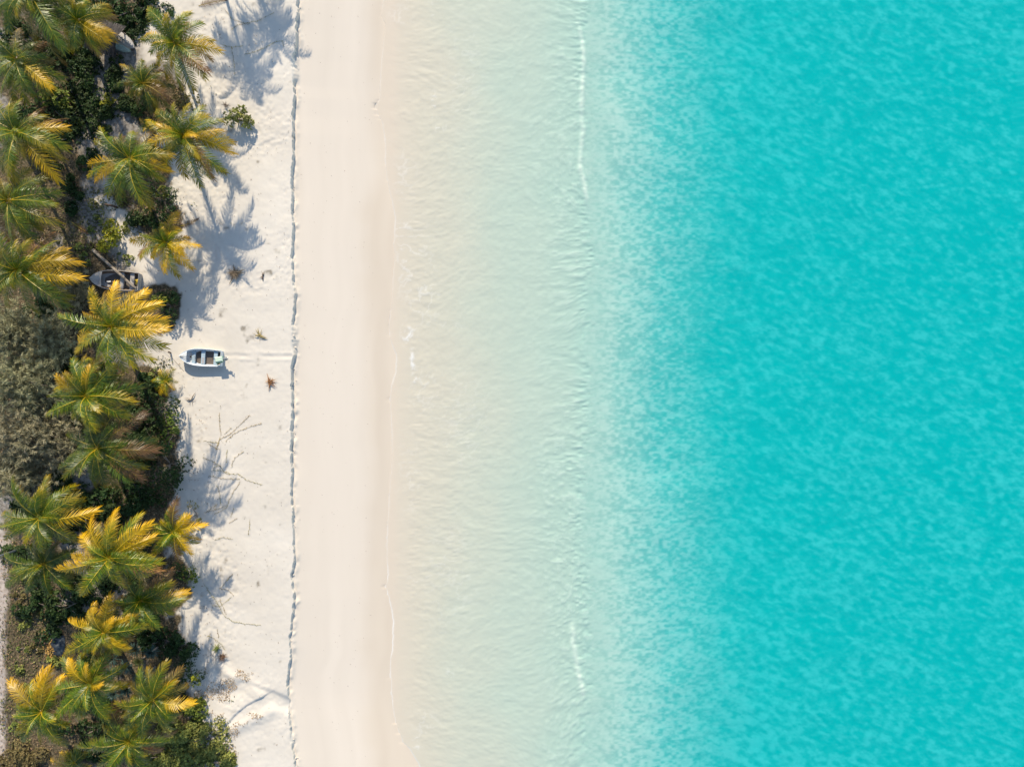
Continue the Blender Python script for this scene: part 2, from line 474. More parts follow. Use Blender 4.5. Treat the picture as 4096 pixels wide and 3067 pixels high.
def build_ground():
    us = np.concatenate([[-400, -200, -100, -60, -45], np.arange(-40, -16, 0.25), np.arange(-16, -1, 0.1), np.arange(-1.0, 1.2, 0.04), np.arange(1.2, 13, 0.25), np.arange(13, 84, 0.6), [90, 120, 200, 400]])
    ys = np.concatenate([[-400, -200, -100, -60], np.arange(-44, 44, 0.105), [60, 100, 200, 400]])
    U, Y = np.meshgrid(us, ys)
    X = U + scarp_x(Y)
    Z = terrain_z(X, Y, U)
    # footprints and wind dimples on the dry upper sand
    dry = 1 - sstep(-0.3, 0.0, U)
    amp = 0.35 + 1.0 * sstep(-0.12, 0.2, fbm(X * 0.16, Y * 0.16, 101, 3))
    pit = sstep(0.10, 0.30, fbm(X * 1.3, Y * 1.3, 102, 2))
    Z = Z + dry * amp * (0.035 * fbm(X * 0.9, Y * 1.2, 103, 4) - 0.026 * pit + 0.05 * fbm(X * 3.4, Y * 3.4, 104, 2))
    # tiny forward slump so that the scarp edge is ragged
    X = X + 0.05 * fbm(Y * 5, Z * 7, 41, 3) * np.exp(-(U / 0.4) ** 2) * 2
    verts = np.stack([X, Y, Z], -1).reshape(-1, 3)
    nr, nc = X.shape
    i = np.arange(nr * nc).reshape(nr, nc)
    f = np.stack([i[:-1, :-1], i[:-1, 1:], i[1:, 1:], i[1:, :-1]], -1).reshape(-1, 4)
    wet = sstep(-1.1, 1.6, X - wet_x(Y) - 0.5 * fbm(X * 0.0 + 1, Y * 0.4, 6, 3) * 2)
    lit = litter_at(X, Y) * (U < -1)
    lit = sstep(0.35, 0.75, lit + 1.5 * fbm(X * 0.9, Y * 0.9, 105, 4))
    sand_shade = sstep(0.3, 0.8, sand_shade_at(X, Y) * (U < -1) + 0.9 * fbm(X * 0.5, Y * 0.5, 107, 4))
    tone = np.clip(0.5 + 1.4 * np.where(U > 0.3, fbm(U * 0.9 + 0.35 * fbm(Y * 0.1, Y * 0.03, 108, 3) * 6, Y * 0.05, 109, 3), fbm(X * 0.25, Y * 0.25, 106, 4)), 0, 1)
    tx = (34 + 12 * np.sin((Y + 20) * 0.12) - 2048) / PXM + 0.35 * fbm(Y * 0.5, Y * 0.1, 3, 3) * 2
    trk = sstep(0.35, -0.25, X - tx) * sstep(-14.0, -15.5, Y) * sstep(-60, -53, X)
    o = mesh_obj('ground', verts, f, [M['ground'], M['beach']], None, {'wet': wet, 'tone': tone, 'litter': lit, 'track': trk, 'sand_shade': sand_shade}, smooth=True)
    mi = np.broadcast_to((us[:-1] > 0.1).astype(np.int32), (nr - 1, nc - 1)).ravel()
    o.data.polygons.foreach_set('material_index', np.ascontiguousarray(mi))
    tag(o, 'pale sand beach, dry above the scarp and damp by the water', None, None, 'structure')
    return o
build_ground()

# ------------------------------------------------------------------ sea
def build_water():
    us = np.concatenate([[0, 0.03, 0.08, 0.14, 0.2], np.arange(0.3, 68, 0.12), np.arange(68, 76, 1.0), [80, 120, 200, 400]])
    ys = np.concatenate([[-400, -200, -100, -60, -50, -46], np.arange(-42.5, 42.5, 0.108), [46, 50, 60, 100, 200, 400]])
    U, Y = np.meshgrid(us, ys)
    sh = shore_x(Y) + 0.10 * fbm(Y * 1.7, Y * 0.2, 71, 3) + 0.08 * fbm(Y * 5, Y * 0.2, 72, 2)
    X = U + sh
    dep = np.maximum(depth_at(X, Y), 0.0)
    wx = 5.0 * fbm(X * 0.10, Y * 0.10, 81, 2); wy = 5.0 * fbm(X * 0.10 + 31, Y * 0.10, 82, 2)
    A = X + wx; B = Y + wy
    # short chop running along the shore in the shallows
    c1 = fbm(A * 1.0 + 0.2 * B, B * 1.8, 83, 4)
    c2 = fbm(A * 2.2, B * 4.0 - 0.4 * A, 84, 2)
    inner = sstep(1.5, 9, U)                       # swash: soft, stirred water
    mid = sstep(0.25, 0.75, dep)
    deep = sstep(0.9, 2.6, dep)
    gust = 0.55 + 0.9 * np.clip(fbm(X * 0.07, Y * 0.05, 85, 3) + 0.5, 0, 1)
    chop = (0.14 * c1 + 0.15 * c2) * (0.22 + 1.0 * mid) * (1 - 0.10 * deep) * gust
    soft = 0.05 * fbm(A * 0.5, B * 0.8, 86, 4)
    # broader lumps in the deep water
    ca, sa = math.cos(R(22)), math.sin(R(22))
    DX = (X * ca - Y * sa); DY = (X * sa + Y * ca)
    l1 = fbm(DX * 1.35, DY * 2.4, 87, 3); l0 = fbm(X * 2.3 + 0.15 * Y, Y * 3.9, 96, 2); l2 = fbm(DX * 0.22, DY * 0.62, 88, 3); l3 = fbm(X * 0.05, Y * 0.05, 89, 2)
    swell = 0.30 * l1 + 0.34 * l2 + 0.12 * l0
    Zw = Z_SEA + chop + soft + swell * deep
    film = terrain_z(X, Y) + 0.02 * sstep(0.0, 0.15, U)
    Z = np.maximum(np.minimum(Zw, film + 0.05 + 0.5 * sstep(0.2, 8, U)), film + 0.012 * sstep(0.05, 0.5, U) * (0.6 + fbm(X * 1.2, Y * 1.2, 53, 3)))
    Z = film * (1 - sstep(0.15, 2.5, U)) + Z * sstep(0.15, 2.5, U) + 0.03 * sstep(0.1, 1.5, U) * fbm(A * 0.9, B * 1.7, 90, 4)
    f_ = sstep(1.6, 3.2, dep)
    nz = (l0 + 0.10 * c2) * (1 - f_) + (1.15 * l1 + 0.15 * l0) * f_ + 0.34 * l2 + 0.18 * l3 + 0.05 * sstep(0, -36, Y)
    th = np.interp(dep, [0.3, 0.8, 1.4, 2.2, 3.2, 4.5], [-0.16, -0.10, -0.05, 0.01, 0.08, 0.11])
    lump = (0.72 * np.clip(0.45 + 1.25 * (nz - th), 0, 1) + 0.28 * sstep(-0.16, 0.22, nz - th - 0.03 * f_)) * sstep(0.35, 0.9, dep)  # mask of the wave glints painted into the water colour
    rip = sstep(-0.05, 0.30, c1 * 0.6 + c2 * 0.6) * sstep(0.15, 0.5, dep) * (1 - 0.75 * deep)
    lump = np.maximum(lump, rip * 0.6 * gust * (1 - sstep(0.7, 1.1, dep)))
    # the low breaking wave that runs along the shallows
    crest = [px2(*q) for q in ((2296, 40), (2322, 110), (2336, 250), (2325, 480), (2322, 640), (2338, 740), (2352, 840))]
    crest2 = [px2(*q) for q in ((2288, 2440), (2290, 2540), (2296, 2620), (2318, 2720), (2330, 2800))]
    k = (CAM_H + 1.9) / CAM_H
    for c in (crest, crest2):
        c = [(p[0] * k, p[1] * k) for p in c]
        d, s_, t = seg_dist(X + 0.55 * fbm(X * 0.5, Y * 0.5, 91, 3), Y, c)
        br = np.clip(0.30 + 1.2 * (fbm(Y * 0.3, Y * 0.05, 61, 3) + 0.45), 0, 1) * (0.6 + 0.9 * np.clip(fbm(X * 2, Y * 2, 92, 3) + 0.4, 0, 1))
        prof = np.exp(-(d / 0.30) ** 2) * sstep(0.0, 0.25, t) * sstep(1.0, 0.9, t) * br
        Z = Z + 0.08 * prof
        lump = np.maximum(lump, prof * 1.2)
    # foam: the swash lip, and the lacy patch behind it
    lipa = 0.0 + 0.9 * np.clip(fbm(Y * 0.22, Y * 0.07, 62, 3) + 0.30 + 0.45 * sstep(-16, -22, Y), 0, 1)
    lip = np.exp(-((U - 0.05) / 0.10) ** 2) * lipa
    area = np.zeros_like(X)
    for cx, cy, rx, ry, a in ((1650, 1050, 110, 200, 0.75), (1620, 930, 60, 60, 0.9), (1700, 1200, 90, 120, 0.7), (1635, 1335, 38, 60, 1.5), (1650, 1440, 16, 70, 1.5), (1660, 1520, 12, 40, 1.2), (1735, 420, 16, 80, 1.0), (1755, 500, 40, 40, 0.8),
              (1730, 60, 10, 70, 0.8), (1600, 60, 70, 50, 0.5), (1620, 700, 60, 130, 0.5), (1800, 1310, 60, 30, 0.6), (1670, 2980, 25, 60, 1.2), (1800, 2700, 20, 80, 0.6), (1700, 1560, 80, 120, 0.5), (1680, 2300, 60, 60, 0.45), (1700, 2900, 70, 80, 0.45),
              (1640, 1900, 60, 200, 0.4), (1850, 300, 120, 300, 0.3), (1850, 1700, 160, 300, 0.3), (1800, 2300, 160, 300, 0.3)):
        ax, ay = px2(cx, cy); ax *= k; ay *= k
        d = np.hypot((X - ax) / (rx / PXM), (Y - ay) / (ry / PXM))
        area = np.maximum(area, a * sstep(1.2, 0.2, d))
    rid = np.abs(fbm(A * 0.9 + 3, B * 1.3, 93, 4))
    lace = sstep(0.075, 0.0, rid) * np.clip(area, 0, 1) * 0.6 + np.clip(area - 1.0, 0, 1) * sstep(-0.15, 0.2, fbm(X * 2.2, Y * 2.2, 94, 3)) * 2.2
    foam = np.clip(np.maximum(lip, lace * (0.5 + 0.7 * (fbm(X * 1.1, Y * 1.1, 95, 3) + 0.5))), 0, 1)
    Z = Z + 0.02 * foam * sstep(0.1, 0.4, U)
    top = np.stack([X, Y, Z], -1).reshape(-1, 3)
    nr, nc = X.shape
    i = np.arange(nr * nc).reshape(nr, nc)
    f = np.stack([i[:-1, :-1], i[:-1, 1:], i[1:, 1:], i[1:, :-1]], -1).reshape(-1, 4)
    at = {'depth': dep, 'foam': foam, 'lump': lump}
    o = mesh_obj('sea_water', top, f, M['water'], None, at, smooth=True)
    tag(o, 'clear turquoise lagoon water, milky over the shallow sand', None, None, 'structure')
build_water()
# ------------------------------------------------------------------ palms
PALMS = []
def gz(x, y): return float(terrain_z(np.array([x]), np.array([y]))[0])
def ground_pt(px, py):
    p = P(px, py, 0.0); p.z = gz(p.x, p.y)
    return p

def frond_curve(e0, droop, side, n=15):
    s = np.linspace(0, 1, n)
    el = e0 - droop * s ** 1.25
    yaw = side * s ** 1.4
    d = np.stack([np.cos(el) * np.cos(yaw), np.cos(el) * np.sin(yaw), np.sin(el)], -1)
    pts = np.concatenate([[np.zeros(3)], np.cumsum((d[1:] + d[:-1]) / 2 / (n - 1), 0)])
    return s, pts, d

def frond_mesh(name, reach0, az, e0, droop, side, nl, rng, wfac=1.0, Lmax=6.0):
    """one pinnate frond whose tip lies at horizontal distance `reach` and azimuth `az`"""
    reach = reach0 * 1.05
    s, pts, d = frond_curve(e0, droop, side)
    hr = max(math.hypot(pts[-1, 0], pts[-1, 1]), 0.25)
    L = min(reach / hr, Lmax)
    rot = az - math.atan2(pts[-1, 1], pts[-1, 0])
    c, sn = math.cos(rot), math.sin(rot)
    Rm = np.array([[c, -sn, 0], [sn, c, 0], [0, 0, 1]])
    pts = pts @ Rm.T * L; d = d @ Rm.T
    lat = np.stack([-d[:, 1], d[:, 0], np.zeros(len(d))], -1); lat /= np.linalg.norm(lat, axis=1)[:, None] + 1e-9
    up = np.cross(d, lat)
    roll = (rng.uniform(-0.85, 0.85) * s ** 0.8)[:, None]
    lat, up = lat * np.cos(roll) + up * np.sin(roll), up * np.cos(roll) - lat * np.sin(roll)
    V = []; F = []; along = []; rach = []; rnd = []
    # rachis: flattened triangular rod
    rr = np.interp(s, [0, 0.15, 1], [0.05, 0.032, 0.008]) * (0.6 + L / 10)
    for i in range(0, len(s), 2):
        for a, b in ((-1, 0.0), (1, 0.0), (0, 0.7)):
            V.append(pts[i] + lat[i] * rr[i] * a + up[i] * rr[i] * b); along.append(s[i] * 0.5); rach.append(1.0); rnd.append(0.5)
    m = (len(s) + 1) // 2
    for i in range(m - 1):
        for k in range(3):
            j = (k + 1) % 3
            F.append((i * 3 + k, i * 3 + j, i * 3 + 3 + j, i * 3 + 3 + k))
    beta = rng.uniform(0.02, 0.42); wind = rng.uniform(-0.22, 0.22)
    nr = np.random.default_rng(rng.randrange(1 << 30))
    V = np.array(V)
    for sd in (-1, 1):
        t = np.clip(np.linspace(0.09, 0.995, nl) + nr.uniform(-0.006, 0.006, nl), 0, 1)
        I = lambda arr: np.stack([np.interp(t, s, arr[:, k]) for k in range(3)], -1)
        P0, D, La, U = I(pts), I(d), I(lat) * sd, I(up)
        ll = (np.interp(t, [0.09, 0.2, 0.45, 0.75, 1.0], [0.60, 0.95, 1.0, 0.90, 0.58]) * (0.28 + 0.165 * L) * wfac * nr.uniform(0.86, 1.1, nl))[:, None]
        ph = (np.interp(t, [0.1, 0.6, 1.0], [1.25, 0.95, 0.38]) + nr.uniform(-0.12, 0.12, nl))[:, None]
        be = (beta + sd * wind + nr.uniform(-0.22, 0.22, nl))[:, None]
        sv = La * np.cos(be) - U * np.sin(be)
        dr = D * np.cos(ph) + sv * np.sin(ph)
        mid = P0 + dr * ll * 0.55
        end = P0 + dr * ll + np.array([0, 0, -1.0]) * ll * nr.uniform(0.08, 0.42, (nl, 1))
        w = (0.014 + 0.0060 * L) * nr.uniform(0.85, 1.15, (nl, 1))
        wv = D * np.sin(ph) - sv * np.cos(ph)
        b0 = len(V)
        V = np.concatenate([V, np.stack([P0 - wv * w * 0.5, P0 + wv * w * 0.5, mid + wv * w * 0.6, mid - wv * w * 0.6, end], 1).reshape(-1, 3)])
        for q in range(nl):
            o = b0 + q * 5
            F += [(o, o + 1, o + 2, o + 3), (o + 3, o + 2, o + 4)]
        r0 = nr.random(nl)
        along += list(np.stack([t * 0.75, t * 0.75, t * 0.75 + 0.15, t * 0.75 + 0.15, t * 0.75 + 0.3], 1).ravel()); rach += [0] * (5 * nl); rnd += list(np.repeat(r0, 5))
    return V, F, {'along': along, 'rachis': rach, 'rnd': rnd}

def add_frond(root, org, reach, az, e0, droop, side, rng, yellow, dead, lum, nl=56, wfac=1.0):
    V, F, at = frond_mesh('frond', reach, az, e0, droop, side, nl, rng, wfac)
    o = mesh_obj('frond', V, F, M['frond'], root, at)
    o.location = org
    o.color = (yellow, dead, lum, 1)
    return o

def palm(name, crown, h, tips, label, yellow=0.25, lum=0.5, base=None, fill=8, seed=1, group='coconut palms behind the beach', lean=0.95, nl=56, nuts=True, rad=None):
    rng = random.Random(seed)
    cp = P(crown[0], crown[1], h)
    if base is None:
        g0 = P(crown[0], crown[1], 0)
        b = cp.lerp(g0, lean); b = Vector((b.x + rng.uniform(-0.5, 0.5), b.y + rng.uniform(-0.5, 0.5), 0))
    else:
        b = P(base[0], base[1], 0)
    b.z = gz(b.x, b.y) - 0.05
    root = empty(name, b)
    tag(root, label, 'palm tree', group)
    w_ = label.split(); cut = [i for i, q in enumerate(w_) if i > 2 and q in ('at', 'beside', 'above', 'below', 'behind', 'with', 'in', 'that', 'nearest', 'just', 'right', 'left', 'overhanging', 'overlapped', 'cut')]
    PALMS.append((crown[0], crown[1], 'the ' + ' '.join(w_[:10])))
    top = cp - b
    # trunk: leaning, curving upright towards the crown
    n = 16; pts = []; rads = []
    for i in range(n):
        t = i / (n - 1)
        hx = t ** 0.85
        pts.append(Vector((top.x * hx, top.y * hx, top.z * t)))
        rr = (0.24 * (1 - t) ** 3 + 0.17 - 0.05 * t) * (0.55 + h / 16)
        rads.append(rr * (1.06 if i % 2 else 0.97))
    mb = MB(); mb.tube(pts, rads, 8)
    mb.build('trunk', M['trunk'], root, smooth=True)
    sc = PXM * CAM_H / (CAM_H - h)
    if rad is None: rad = max(math.hypot(t[0] - crown[0], t[1] - crown[1]) for t in tips) / sc
    org = top
    for k, t in enumerate(tips):
        dx, dy = (t[0] - crown[0]) / sc, -(t[1] - crown[1]) / sc
        rch = math.hypot(dx, dy); az = math.atan2(dy, dx)
        fr = rch / rad
        if fr > 0.72:
            e0, dr = rng.uniform(0.35, 0.65), rng.uniform(0.9, 1.25)
        elif fr > 0.5:
            e0, dr = rng.uniform(0.55, 0.95), rng.uniform(1.2, 1.7)
        else:
            e0, dr = rng.uniform(0.95, 1.2), rng.uniform(1.0, 1.6)
        fl = t[2] if len(t) > 2 else ''
        y = yellow * 0.74 + rng.uniform(-0.2, 0.16); de = max(0, rng.gauss(0.05, 0.12))
        if 'o' in fl: y = max(y, 0.62) + 0.15
        if 'd' in fl: de = 0.75
        if 'g' in fl: y = 0.05
        add_frond(root, org, rch, az, e0, dr, rng.uniform(-0.45, 0.45), rng, min(1, max(0, y)), de, lum + rng.uniform(-0.25, 0.15), nl)
    for k in range(4):
        az = 2 * math.pi * (k + rng.random()) / 4
        add_frond(root, org, rad * rng.uniform(0.5, 0.8), az, rng.uniform(0.35, 0.9), rng.uniform(1.0, 1.5), rng.uniform(-0.6, 0.6), rng, max(0, yellow * 0.8 + rng.uniform(-0.2, 0.1)), 0.0, lum + rng.uniform(-0.1, 0.12), nl)
    # older fronds hanging below, young spears above
    for k in range(fill):
        az = 2 * math.pi * (k + rng.random() * 0.7) / fill
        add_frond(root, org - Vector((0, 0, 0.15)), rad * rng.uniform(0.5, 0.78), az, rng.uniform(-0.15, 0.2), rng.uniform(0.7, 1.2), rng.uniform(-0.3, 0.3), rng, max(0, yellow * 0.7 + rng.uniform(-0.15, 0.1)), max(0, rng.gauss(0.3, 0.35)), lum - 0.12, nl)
    for k in range(3):
        az = rng.uniform(0, 6.28)
        add_frond(root, org + Vector((0, 0, 0.1)), rad * rng.uniform(0.22, 0.38), az, rng.uniform(1.25, 1.45), rng.uniform(0.6, 1.2), rng.uniform(-0.3, 0.3), rng, 0.1, 0.0, lum + 0.12, max(14, nl // 2), 0.8)
    if nuts:
        for k in range(rng.randint(3, 6)):
            az = rng.uniform(0, 6.28)
            mb = MB(); mb.blob((0, 0, 0), (0.13, 0.12, 0.15), k, 6, 4, 0.06)
            mb.build('coconut', M['coconut'], root, smooth=True, loc=org + Vector((0.3 * math.cos(az), 0.3 * math.sin(az), -0.28 - 0.12 * rng.random())))
    return root

palm('coconut_palm', (311, 83), 7.5, [(444, 63), (440, 130, 'o'), (442, 174, 'o'), (384, 203), (315, 196), (261, 105), (261, 40), (312, 29), (348, 36), (290, 152), (405, 175)], 'yellow-tipped palm left of the thatched boat shelter', 0.42, 0.55, seed=11)
palm('coconut_palm', (69, 239), 7.0, [(188, 236), (115, 270), (217, 362, 'o'), (239, 308), (195, 378), (18, 377), (54, 388), (98, 399), (7, 203), (-36, 254), (22, 181), (-20, 320)], 'green palm at the left edge above the dark thicket', 0.22, 0.5, seed=12)
palm('coconut_palm', (125, -20), 9.0, [(264, 210, 'g'), (156, 62), (109, 87), (10, 20), (40, 120), (283, 7), (75, 100), (200, 130, 'g'), (-20, -80), (120, -150), (250, -80)], 'palm cut off by the top left corner', 0.2, 0.5, seed=13)
palm('coconut_palm', (703, 174), 5.0, [(598, 58), (580, 141, 'o'), (630, 188, 'o'), (634, 232), (750, 54), (801, 91), (870, 199, 'o'), (837, 156), (822, 312), (842, 297, 'd'), (717, 337), (638, 254), (692, 268), (690, 90), (740, 110)], 'bright palm nearest the top edge beside open sand', 0.38, 0.62, seed=14)
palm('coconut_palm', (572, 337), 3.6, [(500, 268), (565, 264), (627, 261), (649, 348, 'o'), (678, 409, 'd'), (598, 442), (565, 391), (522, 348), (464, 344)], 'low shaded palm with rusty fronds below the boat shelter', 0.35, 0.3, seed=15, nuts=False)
palm('coconut_palm', (732, 543), 5.4, [(634, 453), (652, 515, 'o'), (717, 449), (764, 431), (826, 467), (880, 489), (884, 525, 'o'), (913, 604, 'o'), (884, 677), (851, 709, 'd'), (790, 728), (735, 695), (609, 593, 'o'), (674, 670), (800, 560, 'o'), (700, 500), (690, 620)], 'broad golden palm beside the small shrub on open sand', 0.42, 0.62, seed=16)
palm('coconut_palm', (520, 635), 6.2, [(399, 575), (366, 659, 'o'), (362, 702), (391, 720, 'o'), (442, 775), (467, 796), (580, 811), (678, 688, 'o'), (688, 630), (623, 561), (530, 530), (435, 550), (583, 811), (480, 570), (600, 690)], 'green palm overlapped by the broad golden one', 0.26, 0.55, seed=17)
palm('coconut_palm', (65, 530), 7.5, [(181, 471), (264, 594), (250, 509, 'o'), (7, 417), (65, 440), (217, 709, 'o'), (43, 720), (69, 720), (-40, 543), (0, 594), (150, 560), (120, 640)], 'olive palm at the left edge with one long drooping frond', 0.36, 0.55, seed=18)
palm('coconut_palm', (33, 803), 7.0, [(185, 715), (232, 776), (221, 822), (217, 887), (141, 912), (145, 967, 'g'), (54, 949, 'g'), (29, 720, 'o'), (-30, 800), (-20, 880), (-60, 740)], 'palm at the left edge with fronds combed to the right', 0.36, 0.52, seed=19)
palm('coconut_palm', (72, 1083), 7.0, [(207, 974), (248, 1003, 'o'), (306, 1052, 'o'), (308, 1108, 'o'), (261, 1180), (261, 1220, 'g'), (0, 1039), (36, 1003), (98, 985), (-18, 1130), (72, 1150), (11, 1183), (150, 1040), (160, 1160)], 'palm at the left edge just above the grey she-oaks', 0.36, 0.55, seed=20)
palm('coconut_palm', (663, 970), 3.2, [(533, 967, 'o'), (627, 927), (703, 854, 'o'), (710, 916, 'o'), (783, 977, 'o'), (735, 1017, 'o'), (761, 1068, 'o'), (710, 1101), (670, 1086, 'o'), (623, 1032, 'o'), (605, 1014), (565, 1021, 'd'), (660, 920)], 'small golden palm above the grey dinghy, edge of sand', 0.60, 0.66, seed=21, nuts=False, fill=3)
palm('coconut_palm', (446, 1306), 9.5, [(268, 1270), (373, 1198, 'o'), (460, 1140, 'o'), (572, 1169, 'o'), (630, 1220, 'o'), (656, 1281, 'o'), (674, 1317, 'o'), (641, 1379), (569, 1401), (612, 1433), (554, 1462), (449, 1462), (399, 1430), (333, 1404), (308, 1361, 'o'), (362, 1263, 'o'), (520, 1250), (500, 1360)], 'tall golden palm overhanging the grey dinghy', 0.42, 0.62, base=(455, 1300), seed=22)
palm('coconut_palm', (348, 1585), 8.0, [(257, 1509, 'o'), (344, 1440), (373, 1462, 'o'), (471, 1466), (482, 1502), (558, 1546), (543, 1607), (500, 1665), (399, 1698), (185, 1654), (217, 1549), (239, 1567), (315, 1665), (406, 1711), (300, 1500), (430, 1640)], 'large olive palm at the right side of the she-oaks', 0.30, 0.52, seed=23)
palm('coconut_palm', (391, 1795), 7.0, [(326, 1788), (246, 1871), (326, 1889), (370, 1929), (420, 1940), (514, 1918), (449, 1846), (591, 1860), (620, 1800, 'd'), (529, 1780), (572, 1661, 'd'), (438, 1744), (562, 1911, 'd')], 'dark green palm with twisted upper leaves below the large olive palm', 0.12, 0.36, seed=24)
palm('coconut_palm', (160, 2070), 7.5, [(319, 1976), (377, 2041, 'o'), (315, 2168), (232, 2146), (141, 2153), (178, 2193), (36, 2153), (-5, 2110), (20, 2050), (80, 1936), (181, 1969), (225, 1976), (90, 2120)], 'palm just above the metal pole at the left edge', 0.28, 0.5, seed=25)
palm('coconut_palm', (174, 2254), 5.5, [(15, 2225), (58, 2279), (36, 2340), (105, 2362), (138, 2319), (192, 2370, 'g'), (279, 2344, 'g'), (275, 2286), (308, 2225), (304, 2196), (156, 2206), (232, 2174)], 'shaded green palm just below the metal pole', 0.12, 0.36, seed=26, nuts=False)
palm('coconut_palm', (438, 2232), 8.0, [(261, 2268, 'o'), (308, 2221, 'o'), (322, 2141, 'o'), (370, 2080, 'o'), (446, 2054, 'o'), (547, 2069), (600, 2101, 'o'), (612, 2150, 'o'), (540, 2217), (600, 2230), (656, 2233), (580, 2297), (507, 2333), (478, 2311), (355, 2362), (319, 2290), (639, 2279, 'd'), (380, 2180)], 'biggest golden palm in the lower half', 0.45, 0.64, seed=27)
palm('coconut_palm', (696, 2125), 4.0, [(714, 2001, 'd'), (761, 2063, 'o'), (815, 2099, 'o'), (790, 2157, 'o'), (768, 2208, 'o'), (717, 2215), (620, 2208), (616, 2096), (616, 2132), (714, 2248, 'd'), (660, 2080)], 'small bright palm right of the biggest golden one', 0.48, 0.68, seed=28, nuts=False, fill=4)
palm('coconut_palm', (563, 2400), 5.2, [(687, 2327), (737, 2371, 'o'), (731, 2390), (680, 2450), (646, 2494), (620, 2500), (519, 2447), (506, 2463), (541, 2377), (579, 2345), (600, 2470, 'g')], 'green palm with two long fronds reaching the open sand', 0.28, 0.5, seed=29)
palm('coconut_palm', (417, 2529), 6.8, [(268, 2493, 'o'), (341, 2453), (384, 2417, 'o'), (438, 2388, 'o'), (467, 2467, 'o'), (536, 2467, 'o'), (572, 2507), (453, 2576), (507, 2594, 'o'), (399, 2587), (326, 2619), (275, 2608), (286, 2550), (471, 2612), (360, 2600)], 'yellow palm above the blue-green strap-leaved plants', 0.48, 0.66, seed=30)
palm('coconut_palm', (362, 2735), 6.5, [(250, 2637), (297, 2634, 'o'), (326, 2626), (402, 2641), (424, 2692), (428, 2717, 'o'), (471, 2739), (431, 2858), (326, 2862), (261, 2837), (207, 2764), (370, 2648, 'o'), (232, 2866), (301, 2847)], 'palm left of the blue-green strap-leaved plants', 0.36, 0.58, seed=31)
palm('coconut_palm', (167, 2847), 6.5, [(120, 2735), (178, 2684, 'o'), (203, 2681, 'o'), (65, 2826), (62, 2866), (76, 2815), (91, 2916), (101, 2956), (145, 2974), (192, 2938), (264, 2895), (239, 2858), (232, 2721, 'o'), (47, 2728, 'o'), (254, 2974), (210, 2963)], 'loose yellowish palm beside the sandy track', 0.42, 0.6, seed=32)
palm('coconut_palm', (612, 2798), 6.0, [(674, 2649), (557, 2684, 'g'), (585, 2728), (703, 2722, 'o'), (763, 2811, 'o'), (703, 2858), (690, 2899), (623, 2880), (576, 2937), (658, 2931), (506, 2858), (513, 2915), (545, 2820)], 'green palm at the edge of the big seashore thicket', 0.26, 0.5, seed=33)
palm('coconut_palm', (520, 2963), 5.0, [(424, 2898), (322, 2981), (377, 2960), (406, 3054), (449, 3067), (522, 3075), (543, 3029), (598, 2996), (615, 2950), (565, 2890), (507, 2910)], 'lowest green palm, in front of the seashore thicket', 0.24, 0.56, seed=34)
palm('young_palm', (663, 1524), 0.9, [(612, 1520), (652, 1480), (699, 1480), (696, 1556, 'o'), (645, 1575, 'o'), (627, 1560), (670, 1578), (690, 1515)], 'young yellow palm left of the white motor boat', 0.5, 0.7, seed=35, nuts=False, fill=2, nl=26, group='young palms')
palm('young_palm', (300, 3045), 2.2, [(214, 3036, 'o'), (246, 3010, 'o'), (290, 3000), (340, 3010), (360, 3060), (232, 3068), (300, 3100)], 'young palm cut off by the bottom edge', 0.5, 0.62, seed=36, nuts=False, fill=2, nl=26, group='young palms')
palm('young_palm', (590, 505), 2.0, [(560, 480, 'o'), (615, 490), (575, 525, 'o'), (625, 520, 'o'), (555, 530)], 'stubby young palm with few broad leaves behind the golden palm', 0.35, 0.6, seed=37, nuts=False, fill=1, nl=16, group='young palms')
# palms just beyond the top edge, known by their shadows on the sand
palm('coconut_palm', (790, -370), 7.0, [(900, -370), (940, -290), (870, -220), (790, -190), (690, -250), (640, -370), (700, -490), (800, -540), (920, -470)], 'palm beyond the top edge that shades the upper sand', 0.4, 0.6, seed=38)
palm('coconut_palm', (930, -440), 6.0, [(1040, -460), (1080, -380), (1030, -300), (950, -280), (850, -340), (820, -440), (890, -550), (990, -560)], 'palm beyond the top edge nearest the sea', 0.4, 0.6, seed=39)

# ------------------------------------------------------------------ shrubs and trees
def leaf_rosettes(centers, normals, rng, leaf, nleaf, spread=0.75):
    """diamond leaves in rosettes: returns verts, faces, rnd"""
    n = len(centers)
    C = np.repeat(centers, nleaf, 0); N = np.repeat(normals, nleaf, 0)
    m = len(C)
    a = rng.uniform(0, 2 * np.pi, m)
    t1 = np.cross(N, np.array([0.31, 0.2, 0.93])); t1 /= np.linalg.norm(t1, axis=1)[:, None] + 1e-9
    t2 = np.cross(N, t1)
    o = t1 * np.cos(a)[:, None] + t2 * np.sin(a)[:, None]
    k = rng.uniform(0.1, spread, m)[:, None]
    d = o * (1 - k * 0.4) + N * k; d /= np.linalg.norm(d, axis=1)[:, None]
    w = np.cross(d, N); w /= np.linalg.norm(w, axis=1)[:, None] + 1e-9
    L = (leaf * rng.uniform(0.7, 1.25, m))[:, None]
    V = np.stack([C, C + d * L * 0.55 + w * L * 0.27, C + d * L - N * L * 0.1, C + d * L * 0.55 - w * L * 0.27], 1).reshape(-1, 3)
    F = np.arange(m * 4).reshape(m, 4)
    rr = np.repeat(np.repeat(rng.uniform(0, 1, n), nleaf) * 0.6 + rng.uniform(0, 0.4, m), 4)
    return V, F, rr

